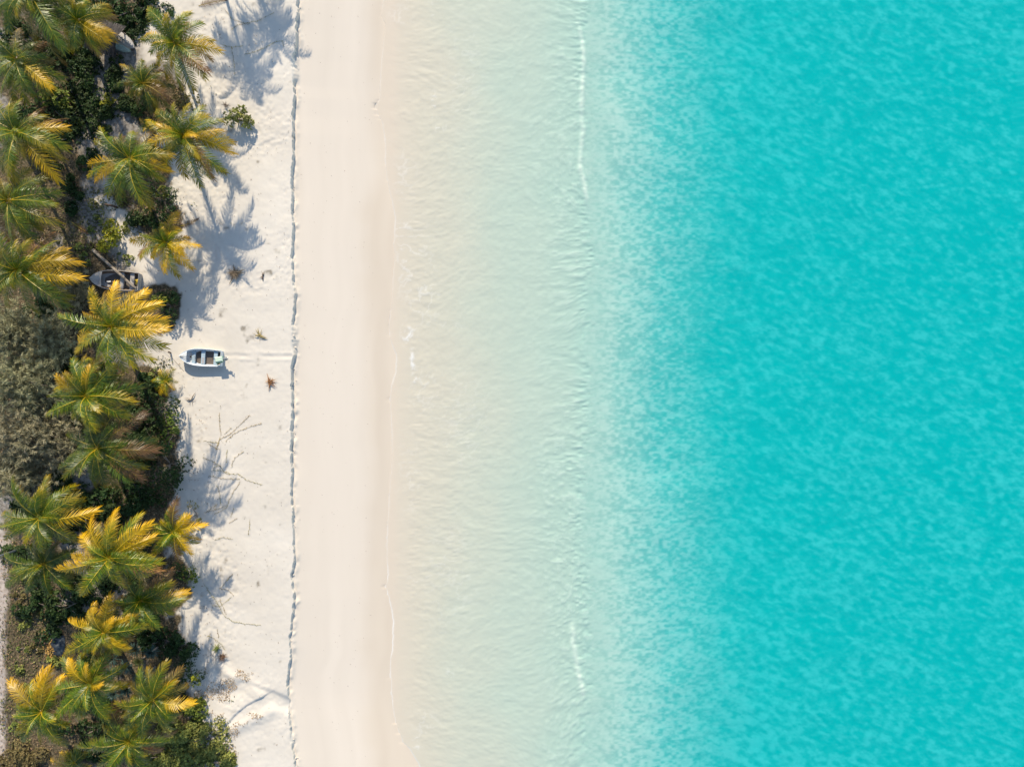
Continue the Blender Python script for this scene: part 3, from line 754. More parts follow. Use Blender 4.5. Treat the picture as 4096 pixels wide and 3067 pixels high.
def shrub_mesh(rx, ry, h, leaf, nleaf, density, seed, lumpy=0.35):
    rng = np.random.default_rng(seed)
    n = int(density * math.pi * rx * ry * 1.5) + 20
    # several overlapping domes make an uneven outline
    nd = max(3, int(2.2 * rx * ry / max(0.5, leaf * 4)) // 3 + 3); nd = min(nd, 26)
    ang = rng.uniform(0, 2 * np.pi, nd); rad = np.sqrt(rng.uniform(0, 1, nd)) * 0.72
    dc = np.stack([np.cos(ang) * rad * rx, np.sin(ang) * rad * ry], -1)
    dr = rng.uniform(0.22, 0.48, nd) * math.sqrt(rx * ry) * (1 + lumpy * rng.uniform(-0.4, 0.6, nd))
    dh = h * rng.uniform(0.55, 1.0, nd) * (1 - 0.35 * rad)
    j = rng.integers(0, nd, n)
    th = rng.uniform(0, 2 * np.pi, n); ct = rng.uniform(0.0, 1.0, n); st = np.sqrt(1 - ct ** 2)
    sh = rng.uniform(0.72, 1.06, n)
    nrm = np.stack([st * np.cos(th), st * np.sin(th), ct], -1)
    C = np.stack([dc[j, 0] + nrm[:, 0] * dr[j] * sh, dc[j, 1] + nrm[:, 1] * dr[j] * sh, np.maximum(0.04, dh[j] - dr[j] * 0.9 + nrm[:, 2] * dr[j] * 0.9 * sh)], -1)
    low = rng.random(n) < 0.12
    C[low, 2] *= rng.uniform(0.2, 0.8, low.sum())
    nn = nrm + rng.normal(0, 0.35, nrm.shape) + np.array([0, 0, 0.3]); nn /= np.linalg.norm(nn, axis=1)[:, None]
    V, F, r = leaf_rosettes(C, nn, rng, leaf, nleaf)
    return V, F, r, dc, dh

PROTO = {}
def shrub(name, px, py, rx, ry, h, mat, label, cat='shrub', group=None, leaf=0.17, nleaf=6, density=11, seed=0, rz=0.0):
    """rx, ry in photograph pixels"""
    c = P(px, py, h * 0.5); c.z = gz(c.x, c.y)
    ax, ay = rx / PXM, ry / PXM
    root = empty(name, c, rz)
    tag(root, label, cat, group)
    V, F, r, dc, dh = shrub_mesh(ax, ay, h, leaf, nleaf, density, seed)
    mesh_obj('foliage', V, F, M[mat], root, {'rnd': r})
    mb = MB()
    for k in range(min(len(dc), 9)):
        e = Vector((dc[k, 0], dc[k, 1], dh[k] * 0.8))
        mb.tube([(0.05 * dc[k, 0], 0.05 * dc[k, 1], -0.05), e * 0.5 + Vector((0, 0, dh[k] * 0.12)), e], [0.05, 0.035, 0.012], 5, False)
    mb.build('stem', M['branch'], root)
    return root

shrub('seashore_shrub', 945, 470, 62, 75, 1.7, 'bush_sea', 'small bright shrub standing alone on the open sand', seed=1, leaf=0.24, density=13)
shrub('leafy_bush', 438, 955, 62, 85, 1.5, 'bush_yellow', 'bright lime-green bush above the grey dinghy', seed=2, leaf=0.26, density=12)
shrub('leafy_bush', 665, 1215, 60, 90, 1.9, 'bush_dark', 'round dark green bush between dinghy palm and open sand', seed=3, leaf=0.2, density=15)
shrub('leafy_bush', 645, 1195, 34, 40, 2.1, 'bush_bright', 'light green crown poking out of the round dark bush', seed=4, leaf=0.18)
shrub('leafy_bush', 640, 1630, 90, 90, 2.0, 'bush_dark', 'dark bush below the young yellow palm', seed=5, leaf=0.18)
shrub('leafy_bush', 690, 1720, 45, 120, 1.8, 'bush_bright', 'narrow mid-green bush along the sand edge', seed=6, leaf=0.17)
shrub('leafy_bush', 655, 1860, 95, 130, 2.6, 'bush_dark', 'largest dark rounded bush along the sand edge', seed=7, leaf=0.18, density=13)
shrub('leafy_bush', 600, 1990, 70, 60, 1.4, 'bush_dark', 'dark bush at the foot of the largest rounded one', seed=8)
shrub('leafy_bush', 775, 2060, 48, 55, 1.3, 'bush_olive', 'olive bush touching the small bright palm', seed=9)
shrub('leafy_bush', 745, 2310, 55, 45, 1.6, 'bush_bright', 'small fresh green bush right of the two long fronds', seed=10)
shrub('leafy_bush', 690, 2290, 70, 65, 1.8, 'bush_dark', 'deep green bush under the biggest golden palm', seed=11)
shrub('leafy_bush', 740, 2690, 60, 110, 2.2, 'bush_dark', 'deep green bush left of the sand blowout', seed=12, density=13)
shrub('leafy_bush', 775, 2700, 30, 40, 2.4, 'bush_yellow', 'yellow-green sprig on the bush by the blowout', seed=13)
shrub('leafy_bush', 735, 370, 85, 60, 1.6, 'bush_olive', 'olive bush under the topmost bright palm', seed=14, density=12)
shrub('leafy_bush', 680, 50, 30, 26, 1.0, 'bush_dark', 'tiny dark bush near the top edge on shaded sand', seed=15)
shrub('leafy_bush', 640, 790, 75, 100, 1.7, 'bush_dark', 'dark bush between the green palm and its shadow', seed=16)
shrub('leafy_bush', 655, 770, 30, 35, 1.9, 'bush_bright', 'bright sprig lit on top of a dark bush', seed=17)
shrub('leafy_bush', 430, 1650, 70, 60, 1.0, 'bush_olive', 'low olive bush below the large olive palm', seed=18)
shrub('leafy_bush', 205, 400, 90, 70, 2.2, 'bush_bright', 'glossy bush of starry leaf clusters in the dark thicket', seed=19, leaf=0.3, nleaf=7, density=8)
shrub('leafy_bush', 440, 410, 45, 40, 1.4, 'bush_yellow', 'small lit yellow-green bush in the thicket', seed=20, leaf=0.16)
# big seashore thicket at the bottom
for k, (px, py, rx, ry, hh, mt, lb) in enumerate((
        (700, 2935, 130, 90, 1.5, 'bush_sea', 'upper part of the big seashore thicket'),
        (830, 2960, 100, 90, 1.2, 'bush_sea', 'seaward part of the big seashore thicket'),
        (640, 3040, 140, 70, 1.6, 'bush_sea', 'bottom left part of the big seashore thicket'),
        (800, 3060, 150, 70, 1.3, 'bush_sea', 'bottom right part of the big seashore thicket'),
        (760, 2850, 60, 60, 1.5, 'bush_bright', 'tip of the seashore thicket below an orange frond'))):
    shrub('seashore_shrub', px, py, rx, ry, hh, mt, lb, group='seashore thicket at the bottom', seed=40 + k, leaf=0.20, density=38)
shrub('seashore_shrub', 80, 3040, 150, 75, 1.4, 'bush_olive', 'dry olive thicket in the bottom left corner', seed=50, leaf=0.17, density=36)
shrub('seashore_shrub', 215, 2650, 40, 30, 0.6, 'bush_sea', 'low pale bush below the dark plastic sheet', seed=51, leaf=0.24)
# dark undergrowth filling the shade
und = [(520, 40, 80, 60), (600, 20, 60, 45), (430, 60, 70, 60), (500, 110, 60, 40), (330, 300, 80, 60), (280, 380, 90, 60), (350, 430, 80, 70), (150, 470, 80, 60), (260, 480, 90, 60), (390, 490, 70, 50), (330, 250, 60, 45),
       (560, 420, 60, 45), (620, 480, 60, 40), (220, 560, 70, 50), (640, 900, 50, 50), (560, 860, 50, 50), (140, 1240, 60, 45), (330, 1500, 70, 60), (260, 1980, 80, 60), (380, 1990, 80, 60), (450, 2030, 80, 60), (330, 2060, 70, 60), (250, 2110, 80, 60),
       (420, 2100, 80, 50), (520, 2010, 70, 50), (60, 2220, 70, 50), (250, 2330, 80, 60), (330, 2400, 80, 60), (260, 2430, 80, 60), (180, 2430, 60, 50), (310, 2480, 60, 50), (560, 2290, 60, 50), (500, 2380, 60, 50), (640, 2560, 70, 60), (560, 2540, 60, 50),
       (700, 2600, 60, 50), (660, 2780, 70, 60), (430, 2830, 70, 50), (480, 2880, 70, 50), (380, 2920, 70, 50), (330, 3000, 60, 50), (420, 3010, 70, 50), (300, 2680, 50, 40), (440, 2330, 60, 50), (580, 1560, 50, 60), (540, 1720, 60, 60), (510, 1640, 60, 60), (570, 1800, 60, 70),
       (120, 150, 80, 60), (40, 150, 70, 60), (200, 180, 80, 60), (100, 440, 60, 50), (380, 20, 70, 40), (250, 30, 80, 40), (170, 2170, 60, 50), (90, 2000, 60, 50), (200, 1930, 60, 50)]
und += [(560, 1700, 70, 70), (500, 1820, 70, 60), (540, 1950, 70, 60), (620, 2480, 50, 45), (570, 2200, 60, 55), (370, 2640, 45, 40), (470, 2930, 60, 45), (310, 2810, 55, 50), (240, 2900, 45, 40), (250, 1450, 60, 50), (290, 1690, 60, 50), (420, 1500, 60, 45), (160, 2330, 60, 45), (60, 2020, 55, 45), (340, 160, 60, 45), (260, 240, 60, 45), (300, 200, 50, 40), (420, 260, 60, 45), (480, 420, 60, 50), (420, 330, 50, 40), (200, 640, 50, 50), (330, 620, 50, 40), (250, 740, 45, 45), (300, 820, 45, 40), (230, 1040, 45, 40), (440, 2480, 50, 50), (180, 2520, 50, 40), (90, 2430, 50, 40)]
used = set()
def beside(px, py, what):
    """name the nearest palms that set this one apart"""
    near = sorted(PALMS, key=lambda q: math.hypot(q[0] - px, q[1] - py))
    for q_, (cx, cy, ref) in ((w_, n_) for w_ in (what, 'low ' + what, 'leafy ' + what) for n_ in near):
        dx, dy = px - cx, py - cy
        v = 'above' if dy < -40 else 'below' if dy > 40 else ''
        h = 'left of' if dx < -40 else 'right of' if dx > 40 else ''
        pos = (v + ' and ' + h) if v and h else (v or h or 'under')
        lb = '%s %s %s' % (q_, pos, ref)
        if lb not in used and len(lb.split()) <= 16:
            used.add(lb)
            return lb
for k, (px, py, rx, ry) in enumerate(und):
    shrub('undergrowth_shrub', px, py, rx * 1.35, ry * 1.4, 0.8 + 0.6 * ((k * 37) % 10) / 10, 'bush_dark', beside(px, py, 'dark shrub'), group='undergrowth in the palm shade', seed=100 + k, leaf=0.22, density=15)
for k, (px, py, rx, ry, lb) in enumerate(((375, 890, 40, 60, 'pale low shrub left of the lime-green bush'), (330, 985, 45, 40, 'pale low shrub nearest the grey dinghy bow'), (345, 1030, 40, 40, 'sage tuft just above the grey dinghy bow'), (500, 1040, 60, 25, 'row of pale sprigs above the grey dinghy'),
                                      (500, 910, 35, 45, 'sparse green shrub right of the lime-green bush'), (480, 800, 40, 40, 'sparse green shrub at the foot of the overlapped palm'), (380, 830, 50, 30, 'thin pale shrub on the pale patch of sand'), (625, 1500, 35, 30, 'low green shrub beside the young yellow palm'))):
    shrub('low_shrub', px, py, rx, ry, 0.5, 'bush_sea', lb, group='low shrubs round the dinghy', seed=200 + k, leaf=0.17, density=9)

for k, (px, py, rx, ry) in enumerate(((95, 2490, 40, 35), (140, 2590, 38, 32), (75, 2660, 35, 40), (150, 2460, 35, 30), (115, 2760, 40, 35), (70, 2400, 35, 35), (60, 2920, 35, 40), (180, 2540, 30, 30), (95, 2590, 30, 25), (300, 2750, 40, 35))):
    shrub('low_shrub', px, py, rx, ry, 0.45, 'bush_olive' if k % 2 else 'bush_sea', beside(px, py, 'low weedy shrub'), group='low weeds beside the track', seed=260 + k, leaf=0.15, density=20)

def she_oak(px, py, rx, ry, h, label, seed):
    rng = np.random.default_rng(seed)
    c = P(px, py, h * 0.6); c.z = gz(c.x, c.y)
    root = empty('she_oak', c); tag(root, label, 'tree', 'grey she-oak trees')
    ax, ay = rx / PXM, ry / PXM
    nb = int(10 + 2.2 * ax * ay)
    mb = MB(); trunk = MB()
    trunk.tube([(0, 0, -0.1), (0.1, 0.05, h * 0.4), (0, 0, h * 0.8)], [0.22, 0.16, 0.05], 7)
    tips = []; tdir = []
    for k in range(nb):
        a = 2.399 * k + rng.uniform(-0.3, 0.3); r = math.sqrt((k + 0.5) / nb)
        e = np.array([math.cos(a) * r * ax, math.sin(a) * r * ay, h * (1.0 - 0.55 * r ** 2) * rng.uniform(0.72, 1.0)])
        s = np.array([0, 0, h * rng.uniform(0.25, 0.6)])
        m = (s + e) / 2 + np.array([0, 0, h * 0.06])
        mb.tube([s, m, e], [0.06, 0.035, 0.012], 4, False)
        for q in range(26):
            t = rng.uniform(0.35, 1.05)
            p = (1 - t) ** 2 * s + 2 * t * (1 - t) * m + t * t * e
            o = rng.normal(0, 1, 3) * np.array([0.55, 0.55, 0.32])
            tips.append(p + o); tdir.append(e - s + rng.normal(0, 0.9, 3) * np.linalg.norm(e - s) * 0.6 + np.array([0, 0, 0.4]))
    T = np.array(tips); D = np.array(tdir); D /= np.linalg.norm(D, axis=1)[:, None]
    n = len(T); nn = 16
    C = np.repeat(T, nn, 0) + rng.normal(0, 0.07, (n * nn, 3)); DD = np.repeat(D, nn, 0) + rng.normal(0, 0.5, (n * nn, 3)) + np.array([0, 0, -0.15]); DD /= np.linalg.norm(DD, axis=1)[:, None]
    W = np.cross(DD, rng.normal(0, 1, DD.shape)); W /= np.linalg.norm(W, axis=1)[:, None] + 1e-9
    L = rng.uniform(0.25, 0.55, (n * nn, 1))
    V = np.stack([C - W * 0.030, C + W * 0.030, C + DD * L], 1).reshape(-1, 3)
    F = np.arange(n * nn * 3).reshape(-1, 3)
    rr = np.repeat(np.repeat(rng.uniform(0, 0.7, n), nn) + rng.uniform(0, 0.3, n * nn), 3)
    mesh_obj('foliage', V, F, M['casuarina'], root, {'rnd': rr})
    mb.build('limb', M['branch'], root)
    trunk.build('trunk', M['branch'], root)
she_oak(40, 1330, 130, 110, 5.0, 'upper grey she-oak at the left edge', 1)
she_oak(190, 1360, 110, 110, 4.2, 'grey she-oak with bare branches beside the tall golden palm', 2)
she_oak(80, 1530, 190, 150, 6.0, 'broadest grey she-oak at the left edge', 3)
she_oak(110, 1740, 190, 140, 5.5, 'grey she-oak left of the dark green palm', 4)
she_oak(60, 1900, 120, 90, 4.5, 'lowest grey she-oak at the left edge', 5)
she_oak(250, 1790, 80, 110, 3.6, 'thin grey she-oak touching the dark green palm', 6)
she_oak(305, 1165, 45, 45, 1.4, 'low grey she-oak sprig at the dinghy bow', 7)

def strap_plant(px, py, r, h, mat, label, seed):
    rng = random.Random(seed)
    c = P(px, py, h); c.z = gz(c.x, c.y)
    root = empty('strap_leaved_plant', c); tag(root, label, 'plant', 'strap-leaved plants')
    mb = MB(); mb.tube([(0, 0, -0.05), (0, 0, h * 0.9)], [0.1, 0.07], 6); mb.build('stem', M['branch'], root)
    mb = MB(); R_ = r / PXM
    for k in range(70):
        a = rng.uniform(0, 6.283); e = rng.uniform(0.05, 1.35); L = R_ * rng.uniform(0.8, 1.15)
        d = Vector((math.cos(a) * math.cos(e), math.sin(a) * math.cos(e), math.sin(e)))
        o = Vector((0, 0, h * 0.85)); w = Vector((-math.sin(a), math.cos(a), 0)) * 0.035
        m = o + d * L * 0.6; t = o + d * L - Vector((0, 0, 0.2 * L))
        mb.add([o - w * 0.7, o + w * 0.7, m + w, m - w, t], [(0, 1, 2, 3), (3, 2, 4)], rng.random())
    mb.build('leaf_head', M[mat], root)
for k, (px, py, r, mt, lb) in enumerate(((452, 2632, 34, 'strap', 'blue-green strap-leaved plant closest to the yellow palm'), (503, 2668, 40, 'strap', 'largest blue-green strap-leaved plant'), (446, 2690, 34, 'strap', 'blue-green strap-leaved plant beside the left palm crown'),
        (555, 2645, 30, 'strap_yel', 'pale yellow-green strap-leaved plant'), (540, 2600, 36, 'strap', 'dark strap-leaved plant right of the yellow palm'), (455, 2775, 36, 'strap', 'lower left strap-leaved plant in the cluster'), (505, 2760, 34, 'strap', 'strap-leaved plant in the middle of the cluster bottom'), (550, 2725, 32, 'strap', 'strap-leaved plant right of the largest one'), (590, 2690, 34, 'strap', 'strap-leaved plant beside the deep green bush'), (600, 2610, 34, 'strap', 'strap-leaved plant nearest the shaded sand'))):
    strap_plant(px, py, r, 1.0 + 0.08 * k, mt, lb, 300 + k)

# ------------------------------------------------------------------ litter, ground cover (nobody could count these)
def scatter(n, mask, seed, box=(-5, 1000, -40, 3100)):
    rng = np.random.default_rng(seed)
    px = rng.uniform(box[0], box[1], n); py = rng.uniform(box[2], box[3], n)
    x = (px - 2048) / PXM; y = (1533.5 - py) / PXM
    k = rng.random(n) < mask(x, y)
    x = x[k]; y = y[k]
    return x, y, terrain_z(x, y), rng
def quads_on_ground(name, x, y, z, rng, lo, hi, mat, label, tilt=0.5, lift=0.04, aspect=0.45):
    n = len(x); a = rng.uniform(0, 6.283, n); L = rng.uniform(lo, hi, n)
    d = np.stack([np.cos(a), np.sin(a), rng.uniform(-tilt, tilt, n)], -1) * L[:, None]
    w = np.stack([-np.sin(a), np.cos(a), rng.uniform(-tilt, tilt, n)], -1) * (L * aspect)[:, None]
    C = np.stack([x, y, z + lift + rng.uniform(0, 0.05, n)], -1)
    V = np.stack([C - d * 0.5, C + w * 0.5, C + d * 0.5, C - w * 0.5], 1).reshape(-1, 3)
    o = mesh_obj(name, V, np.arange(n * 4).reshape(n, 4), M[mat], None, {'rnd': np.repeat(rng.random(n), 4)})
    return tag(o, label, None, None, 'stuff')
x, y, z, rng = scatter(60000, lambda x, y: 0.6 * sstep(0.35, 0.8, litter_at(x, y) + 1.1 * fbm(x * 0.6, y * 0.6, 201, 4)), 1)
quads_on_ground('leaf_litter', x, y, z, rng, 0.07, 0.22, 'litter', 'brown fallen leaves on the ground under the palms')
BLOW = [(850, 2790, 90, 90), (870, 2830, 60, 40), (830, 2700, 20, 70), (905, 2740, 50, 40), (960, 2690, 20, 20), (1000, 2705, 40, 25), (960, 2880, 40, 25), (1010, 2858, 50, 12), (940, 2950, 30, 50), (920, 3030, 40, 60)]
x, y, z, rng = scatter(16000, lambda x, y: 0.7 * sstep(0.55, 1.1, region(x, y, BLOW) + 2.2 * fbm(x * 0.9, y * 0.9, 203, 4)), 4, (750, 1120, 2600, 3100))
quads_on_ground('dry_leaf_drift', x, y, z, rng, 0.07, 0.16, 'husk_leaf', 'rusty dry leaves drifted over the sand blowout')
EDGE = [(700, 560, 90, 300), (760, 700, 60, 200), (800, 420, 90, 250), (900, 230, 150, 200), (640, 1300, 110, 330), (760, 1750, 80, 200), (790, 1960, 90, 160), (790, 2200, 90, 120), (770, 2420, 90, 140), (780, 2620, 90, 100), (700, 1440, 70, 120), (560, 1050, 60, 120)]
x, y, z, rng = scatter(12000, lambda x, y: 0.35 * region(x, y, EDGE) * (fbm(x * 0.8, y * 0.8, 204, 3) > -0.02), 5, (500, 1150, -20, 3100))
quads_on_ground('plant_debris', x, y, z, rng, 0.06, 0.22, 'litter', 'small brown plant debris along the edge of the sand', aspect=0.3)
x, y, z, rng = scatter(5000, lambda x, y: 0.22 * (fbm(x * 0.35, y * 0.35, 205, 3) > 0.02) + 0.03, 6, (650, 1165, -20, 3067))
quads_on_ground('sand_specks', x, y, z, rng, 0.05, 0.16, 'dryfrond', 'small dry specks scattered over the white sand', aspect=0.35, lift=0.015, tilt=0.2)
x, y, z, rng = scatter(420, lambda x, y: 0.5 + 0 * x, 8, (1190, 1480, -20, 3067))
quads_on_ground('beach_specks', x, y, z, rng, 0.04, 0.11, 'dryfrond', 'tiny shells and weed scattered over the smooth beach face', aspect=0.5, lift=0.01, tilt=0.1)
COV = [(110, 2560, 110, 260), (90, 2850, 90, 200), (330, 900, 120, 160), (280, 1130, 80, 120), (150, 1000, 120, 120), (430, 1620, 120, 120), (560, 900, 60, 80), (640, 1480, 60, 60), (420, 800, 100, 60), (60, 2250, 60, 120)]
x, y, z, rng = scatter(90000, lambda x, y: 0.6 * sstep(0.35, 0.8, region(x, y, COV) + 1.3 * fbm(x * 0.5, y * 0.5, 202, 4)), 2)
quads_on_ground('ground_cover', x, y, z, rng, 0.10, 0.26, 'cover', 'short green ground cover between the palms and the track', tilt=1.2)
# crumbled sand below the scarp
rng = np.random.default_rng(7); mb = MB()
for k in range(150):
    yy = rng.uniform(-38, 38); xx = float(scarp_x(np.array([yy]))[0]) + abs(rng.normal(0.10, 0.14)) + 0.04
    if float(vnoise(np.array([yy * 0.45]), np.array([3.0]), 77)[0]) < 0.55: continue
    r = rng.uniform(0.03, 0.07) * (1 + (rng.random() < 0.15))
    mb.blob((xx, yy, gz(xx, yy) + r * 0.3), (r, r * rng.uniform(0.8, 1.5), r * 0.8), k, 6, 4, 0.25)
M['clod'] = mat_plain('sand_clod', (0.55, 0.50, 0.43), 0.9, 0.1, var=0.08)
tag(mb.build('sand_clods', M['clod'], None), 'crumbled lumps of sand fallen along the scarp foot', None, None, 'stuff')
# ------------------------------------------------------------------ boats
M['paint_white'] = mat_plain('white_boat_paint', (0.62, 0.66, 0.68), 0.45, 0.5, var=0.06, scale=3)
M['paint_blue'] = mat_plain('faded_blue_paint', (0.36, 0.46, 0.52), 0.5, 0.5, var=0.10, scale=3)
M['paint_grey'] = mat_plain('chalky_grey_paint', (0.40, 0.37, 0.335), 0.7, 0.3, var=0.12, scale=2.5)
M['inner_brown'] = mat_plain('stained_inner_hull', (0.17, 0.115, 0.075), 0.8, 0.2, var=0.4, scale=2.5)
M['mat_brown'] = mat_plain('brown_floor_mat', (0.15, 0.125, 0.105), 0.9, 0.1, var=0.15, scale=12)
M['rubber'] = mat_plain('black_rubber', (0.02, 0.022, 0.025), 0.6)
M['cowl'] = mat_plain('pale_green_cowl', (0.55, 0.66, 0.52), 0.35, 0.5, var=0.08)
M['cowl_green'] = mat_plain('green_cowl_band', (0.12, 0.30, 0.13), 0.4, 0.5, var=0.1)
M['steel'] = mat_plain('grey_metal', (0.30, 0.32, 0.34), 0.4, 0.5, 0.6, var=0.15)
M['rope'] = mat_plain('grey_rope', (0.30, 0.26, 0.20), 0.9)
M['board'] = mat_plain('grey_bait_board', (0.36, 0.36, 0.36), 0.6, var=0.15)
M['yellow'] = mat_plain('yellow_plastic', (0.75, 0.52, 0.04), 0.4, var=0.1)
M['whiteplastic'] = mat_plain('white_plastic', (0.72, 0.70, 0.66), 0.4, var=0.05)
M['plastic_dark'] = mat_plain('dark_plastic_sheet', (0.035, 0.045, 0.055), 0.5, 0.4, var=0.4, scale=3)
M['thatch'] = mat_leaf('weathered_thatch', (0.022, 0.020, 0.020), (0.07, 0.062, 0.055), rough=0.9, trans=0.0)
M['husk'] = mat_leaf('orange_husk', (0.20, 0.09, 0.03), (0.46, 0.25, 0.09), rough=0.8, trans=0.0)

def hull_lines(L, bs, bm, g0, g1, n=18):
    st = []
    for i in range(n):
        s = i / (n - 1)
        if s < 0.42: b = bs + (bm - bs) * math.sin(s / 0.42 * math.pi / 2)
        else: b = bm * max(0.0, 1 - ((s - 0.42) / 0.58) ** 3.0) ** 0.80
        b = max(b, 0.012)
        st.append((s * L, b, g0 + (g1 - g0) * s ** 2.2, b * 0.80, 0.12 + 0.34 * s ** 3, 0.02 + 0.40 * s ** 5))
    return st

def hull_shell(root, st, mat_out, mat_in, floor_z, mat_rim, keel_up=False):
    mb = MB(); n = len(st)
    for x, b, g, c, cz, kz in st:
        mb.v += [(x, -b, g), (x, -c, cz), (x, 0, kz), (x, c, cz), (x, b, g)]
    for i in range(n - 1):
        for k in range(4):
            a = i * 5 + k
            mb.f.append((a, a + 1, a + 6, a + 5))
    mb.a = [0.5] * len(mb.v)
    mb.f.append((0, 4, 3, 2, 1)) if False else mb.f.append((4, 0, 1, 2, 3))
    mb.build('hull', mat_out, root)
    if not keel_up:
        li = MB()
        for x, b, g, c, cz, kz in st:
            e = min(0.045, b * 0.6)
            li.v += [(x + (0.03 if x < 0.01 else 0), -(b - e), g - 0.005), (x + (0.03 if x < 0.01 else 0), -max(0.004, c - e), max(floor_z, cz + 0.03)), (x + (0.03 if x < 0.01 else 0), max(0.004, c - e), max(floor_z, cz + 0.03)), (x + (0.03 if x < 0.01 else 0), b - e, g - 0.005)]
        for i in range(n - 1):
            for k in (0, 2):
                a = i * 4 + k
                li.f.append((a + 4, a + 5, a + 1, a))
        li.a = [0.5] * len(li.v)
        li.build('inner_lining', mat_in, root)
        rim = MB()
        for sd in (-1, 1):
            rim.tube([(x, sd * (b - 0.015), g + 0.01) for x, b, g, c, cz, kz in st], 0.032, 5)
        rim.build('gunwale', mat_rim, root)
        tr = MB(); x, b, g, c, cz, kz = st[0]
        tr.box((0.03, 0, (g + cz) / 2), (0.05, 2 * b - 0.06, g - cz + 0.1)); tr.build('transom', mat_rim, root)

def station(st, x):
    xs = [q[0] for q in st]
    return [float(np.interp(x, xs, [q[k] for q in st])) for k in range(6)]

def deck_patch(name, st, x0, x1, zoff, mat, parent, crown=0.05, inset=0.02):
    mb = MB(); xs = np.linspace(x0, x1, 7)
    for x in xs:
        _, b, g, c, cz, kz = station(st, x); b = max(0.01, b - inset)
        mb.v += [(x, -b, g + zoff), (x, 0, g + zoff + crown), (x, b, g + zoff)]
    for i in range(6):
        for k in range(2):
            a = i * 3 + k
            mb.f.append((a, a + 3, a + 4, a + 1))
    b = len(mb.v)
    mb.v += [(x, y, z - 0.03) for x, y, z in mb.v[:3]]
    mb.f += [(0, 1, b + 1, b), (1, 2, b + 2, b + 1)]
    mb.a = [0.5] * len(mb.v)
    return mb.build(name, mat, parent)

def thwart(st, x, w, z, mat, root):
    _, b, g, c, cz, kz = station(st, x)
    mb = MB(); yb = c + (b - c) * (z - cz) / (g - cz) - 0.05
    mb.box((x, 0, z), (w, 2 * yb, 0.05), bev=0.012)
    mb.box((x, 0, (z + 0.1) / 2), (w * 0.8, 2 * yb * 0.85, z - 0.14))
    return mb.build('thwart', mat, root)

# --- white motor boat on the open sand
bow = P(716, 1424, 0.85); stern = P(884, 1434, 0.62)
ang = math.atan2(bow.y - stern.y, bow.x - stern.x); L = (bow.xy - stern.xy).length
zb = gz((bow.x + stern.x) / 2, (bow.y + stern.y) / 2)
boat = empty('motor_boat', (stern.x, stern.y, zb - 0.03), ang)
tag(boat, 'white open motor boat resting on the sand', 'boat')
st = hull_lines(L, 0.78, 0.86, 0.62, 0.88)
hull_shell(boat, st, M['paint_white'], M['paint_white'], 0.17, M['paint_white'])
mb = MB()
xs = [0.06, 0.8, 1.6, 2.4, 2.9, 3.3]
for x in xs:
    _, b, g, c, cz, kz = station(st, x); mb.v += [(x, -(c - 0.03), 0.175), (x, c - 0.03, 0.175)]
for i in range(len(xs) - 1): mb.f.append((2 * i, 2 * i + 2, 2 * i + 3, 2 * i + 1))
mb.a = [0.5] * len(mb.v); mb.build('floor', M['mat_brown'], boat)
deck_patch('foredeck', st, L - 0.72, L - 0.01, 0.012, M['paint_white'], boat, 0.06)
thwart(st, L - 1.25, 0.36, 0.42, M['paint_blue'], boat)
t2 = thwart(st, L - 2.2, 0.38, 0.42, M['paint_blue'], boat)
mb = MB(); mb.box((L - 2.22, 0.30, 0.46), (0.22, 0.62, 0.025), bev=0.008); mb.build('bait_board', M['board'], t2)
thwart(st, 0.62, 0.38, 0.42, M['paint_blue'], boat)
mb = MB()
for sd in (-1, 1):
    _, b, g, c, cz, kz = station(st, 1.15)
    mb.tube([(1.15, sd * (b - 0.03), g), (1.15, sd * (b - 0.03), g + 0.10)], 0.018, 6); mb.tube([(1.1, sd * (b - 0.03), g + 0.1), (1.2, sd * (b - 0.03), g + 0.1)], 0.014, 5)
mb.build('rowlock', M['steel'], boat)
mb = MB(); mb.blob((L - 0.16, 0, 0.95), (0.08, 0.06, 0.045), 3); mb.tube([(L - 0.3, -0.05, 0.95), (L - 0.3, 0.05, 0.95)], 0.02, 6)
mb.build('bow_fitting', M['steel'], boat)
rng_ = random.Random(5)
for k, yy in enumerate((-0.28, -0.08, 0.10, 0.30)):
    mb = MB(); mb.tube([(L - 0.2, 0.02 * k, 0.97), (L - 0.45, yy * 0.6, 0.96), (L - 0.75, yy * 0.9, 0.93), (L - 0.95, yy * 1.1, 0.60), (L - 1.25 - 0.1 * k, yy, 0.47), (L - 1.4, yy * 0.5 + 0.1, 0.46)], 0.011, 4)
    mb.build('rope', M['rope'], boat)
eng = MB()
Rt = Matrix.Rotation(R(12), 3, 'Z')
cx, cy = -0.05, 0.09
eng.box((cx + 0.12, cy, 0.98), (0.74, 0.52, 0.30), Rt, 0.08)
motor = eng.build('outboard_motor', M['cowl'], boat)
mb = MB(); mb.box((cx + 0.11, cy + 0.0, 0.83), (0.76, 0.55, 0.06), Rt, 0.02); mb.box((cx + 0.1, cy + 0.31, 0.86), (0.62, 0.10, 0.16), Rt, 0.02); mb.build('cowl_band', M['cowl_green'], motor)
mb = MB(); mb.box((-0.02, 0.02, 0.66), (0.20, 0.28, 0.24), None, 0.02); mb.build('clamp_bracket', M['rubber'], motor)
mb = MB(); mb.tube([(-0.10, 0.06, 0.80), (-0.35, 0.02, 0.88), (-0.70, -0.02, 0.96)], [0.13, 0.10, 0.08], 7); mb.box((-0.58, -0.01, 0.90), (0.26, 0.34, 0.02), Matrix.Rotation(R(15), 3, 'Y')); mb.build('drive_leg', M['steel'], motor)
mb = MB(); mb.tube([(-0.62, -0.02, 1.06), (-0.86, -0.04, 1.10)], [0.06, 0.04], 7)
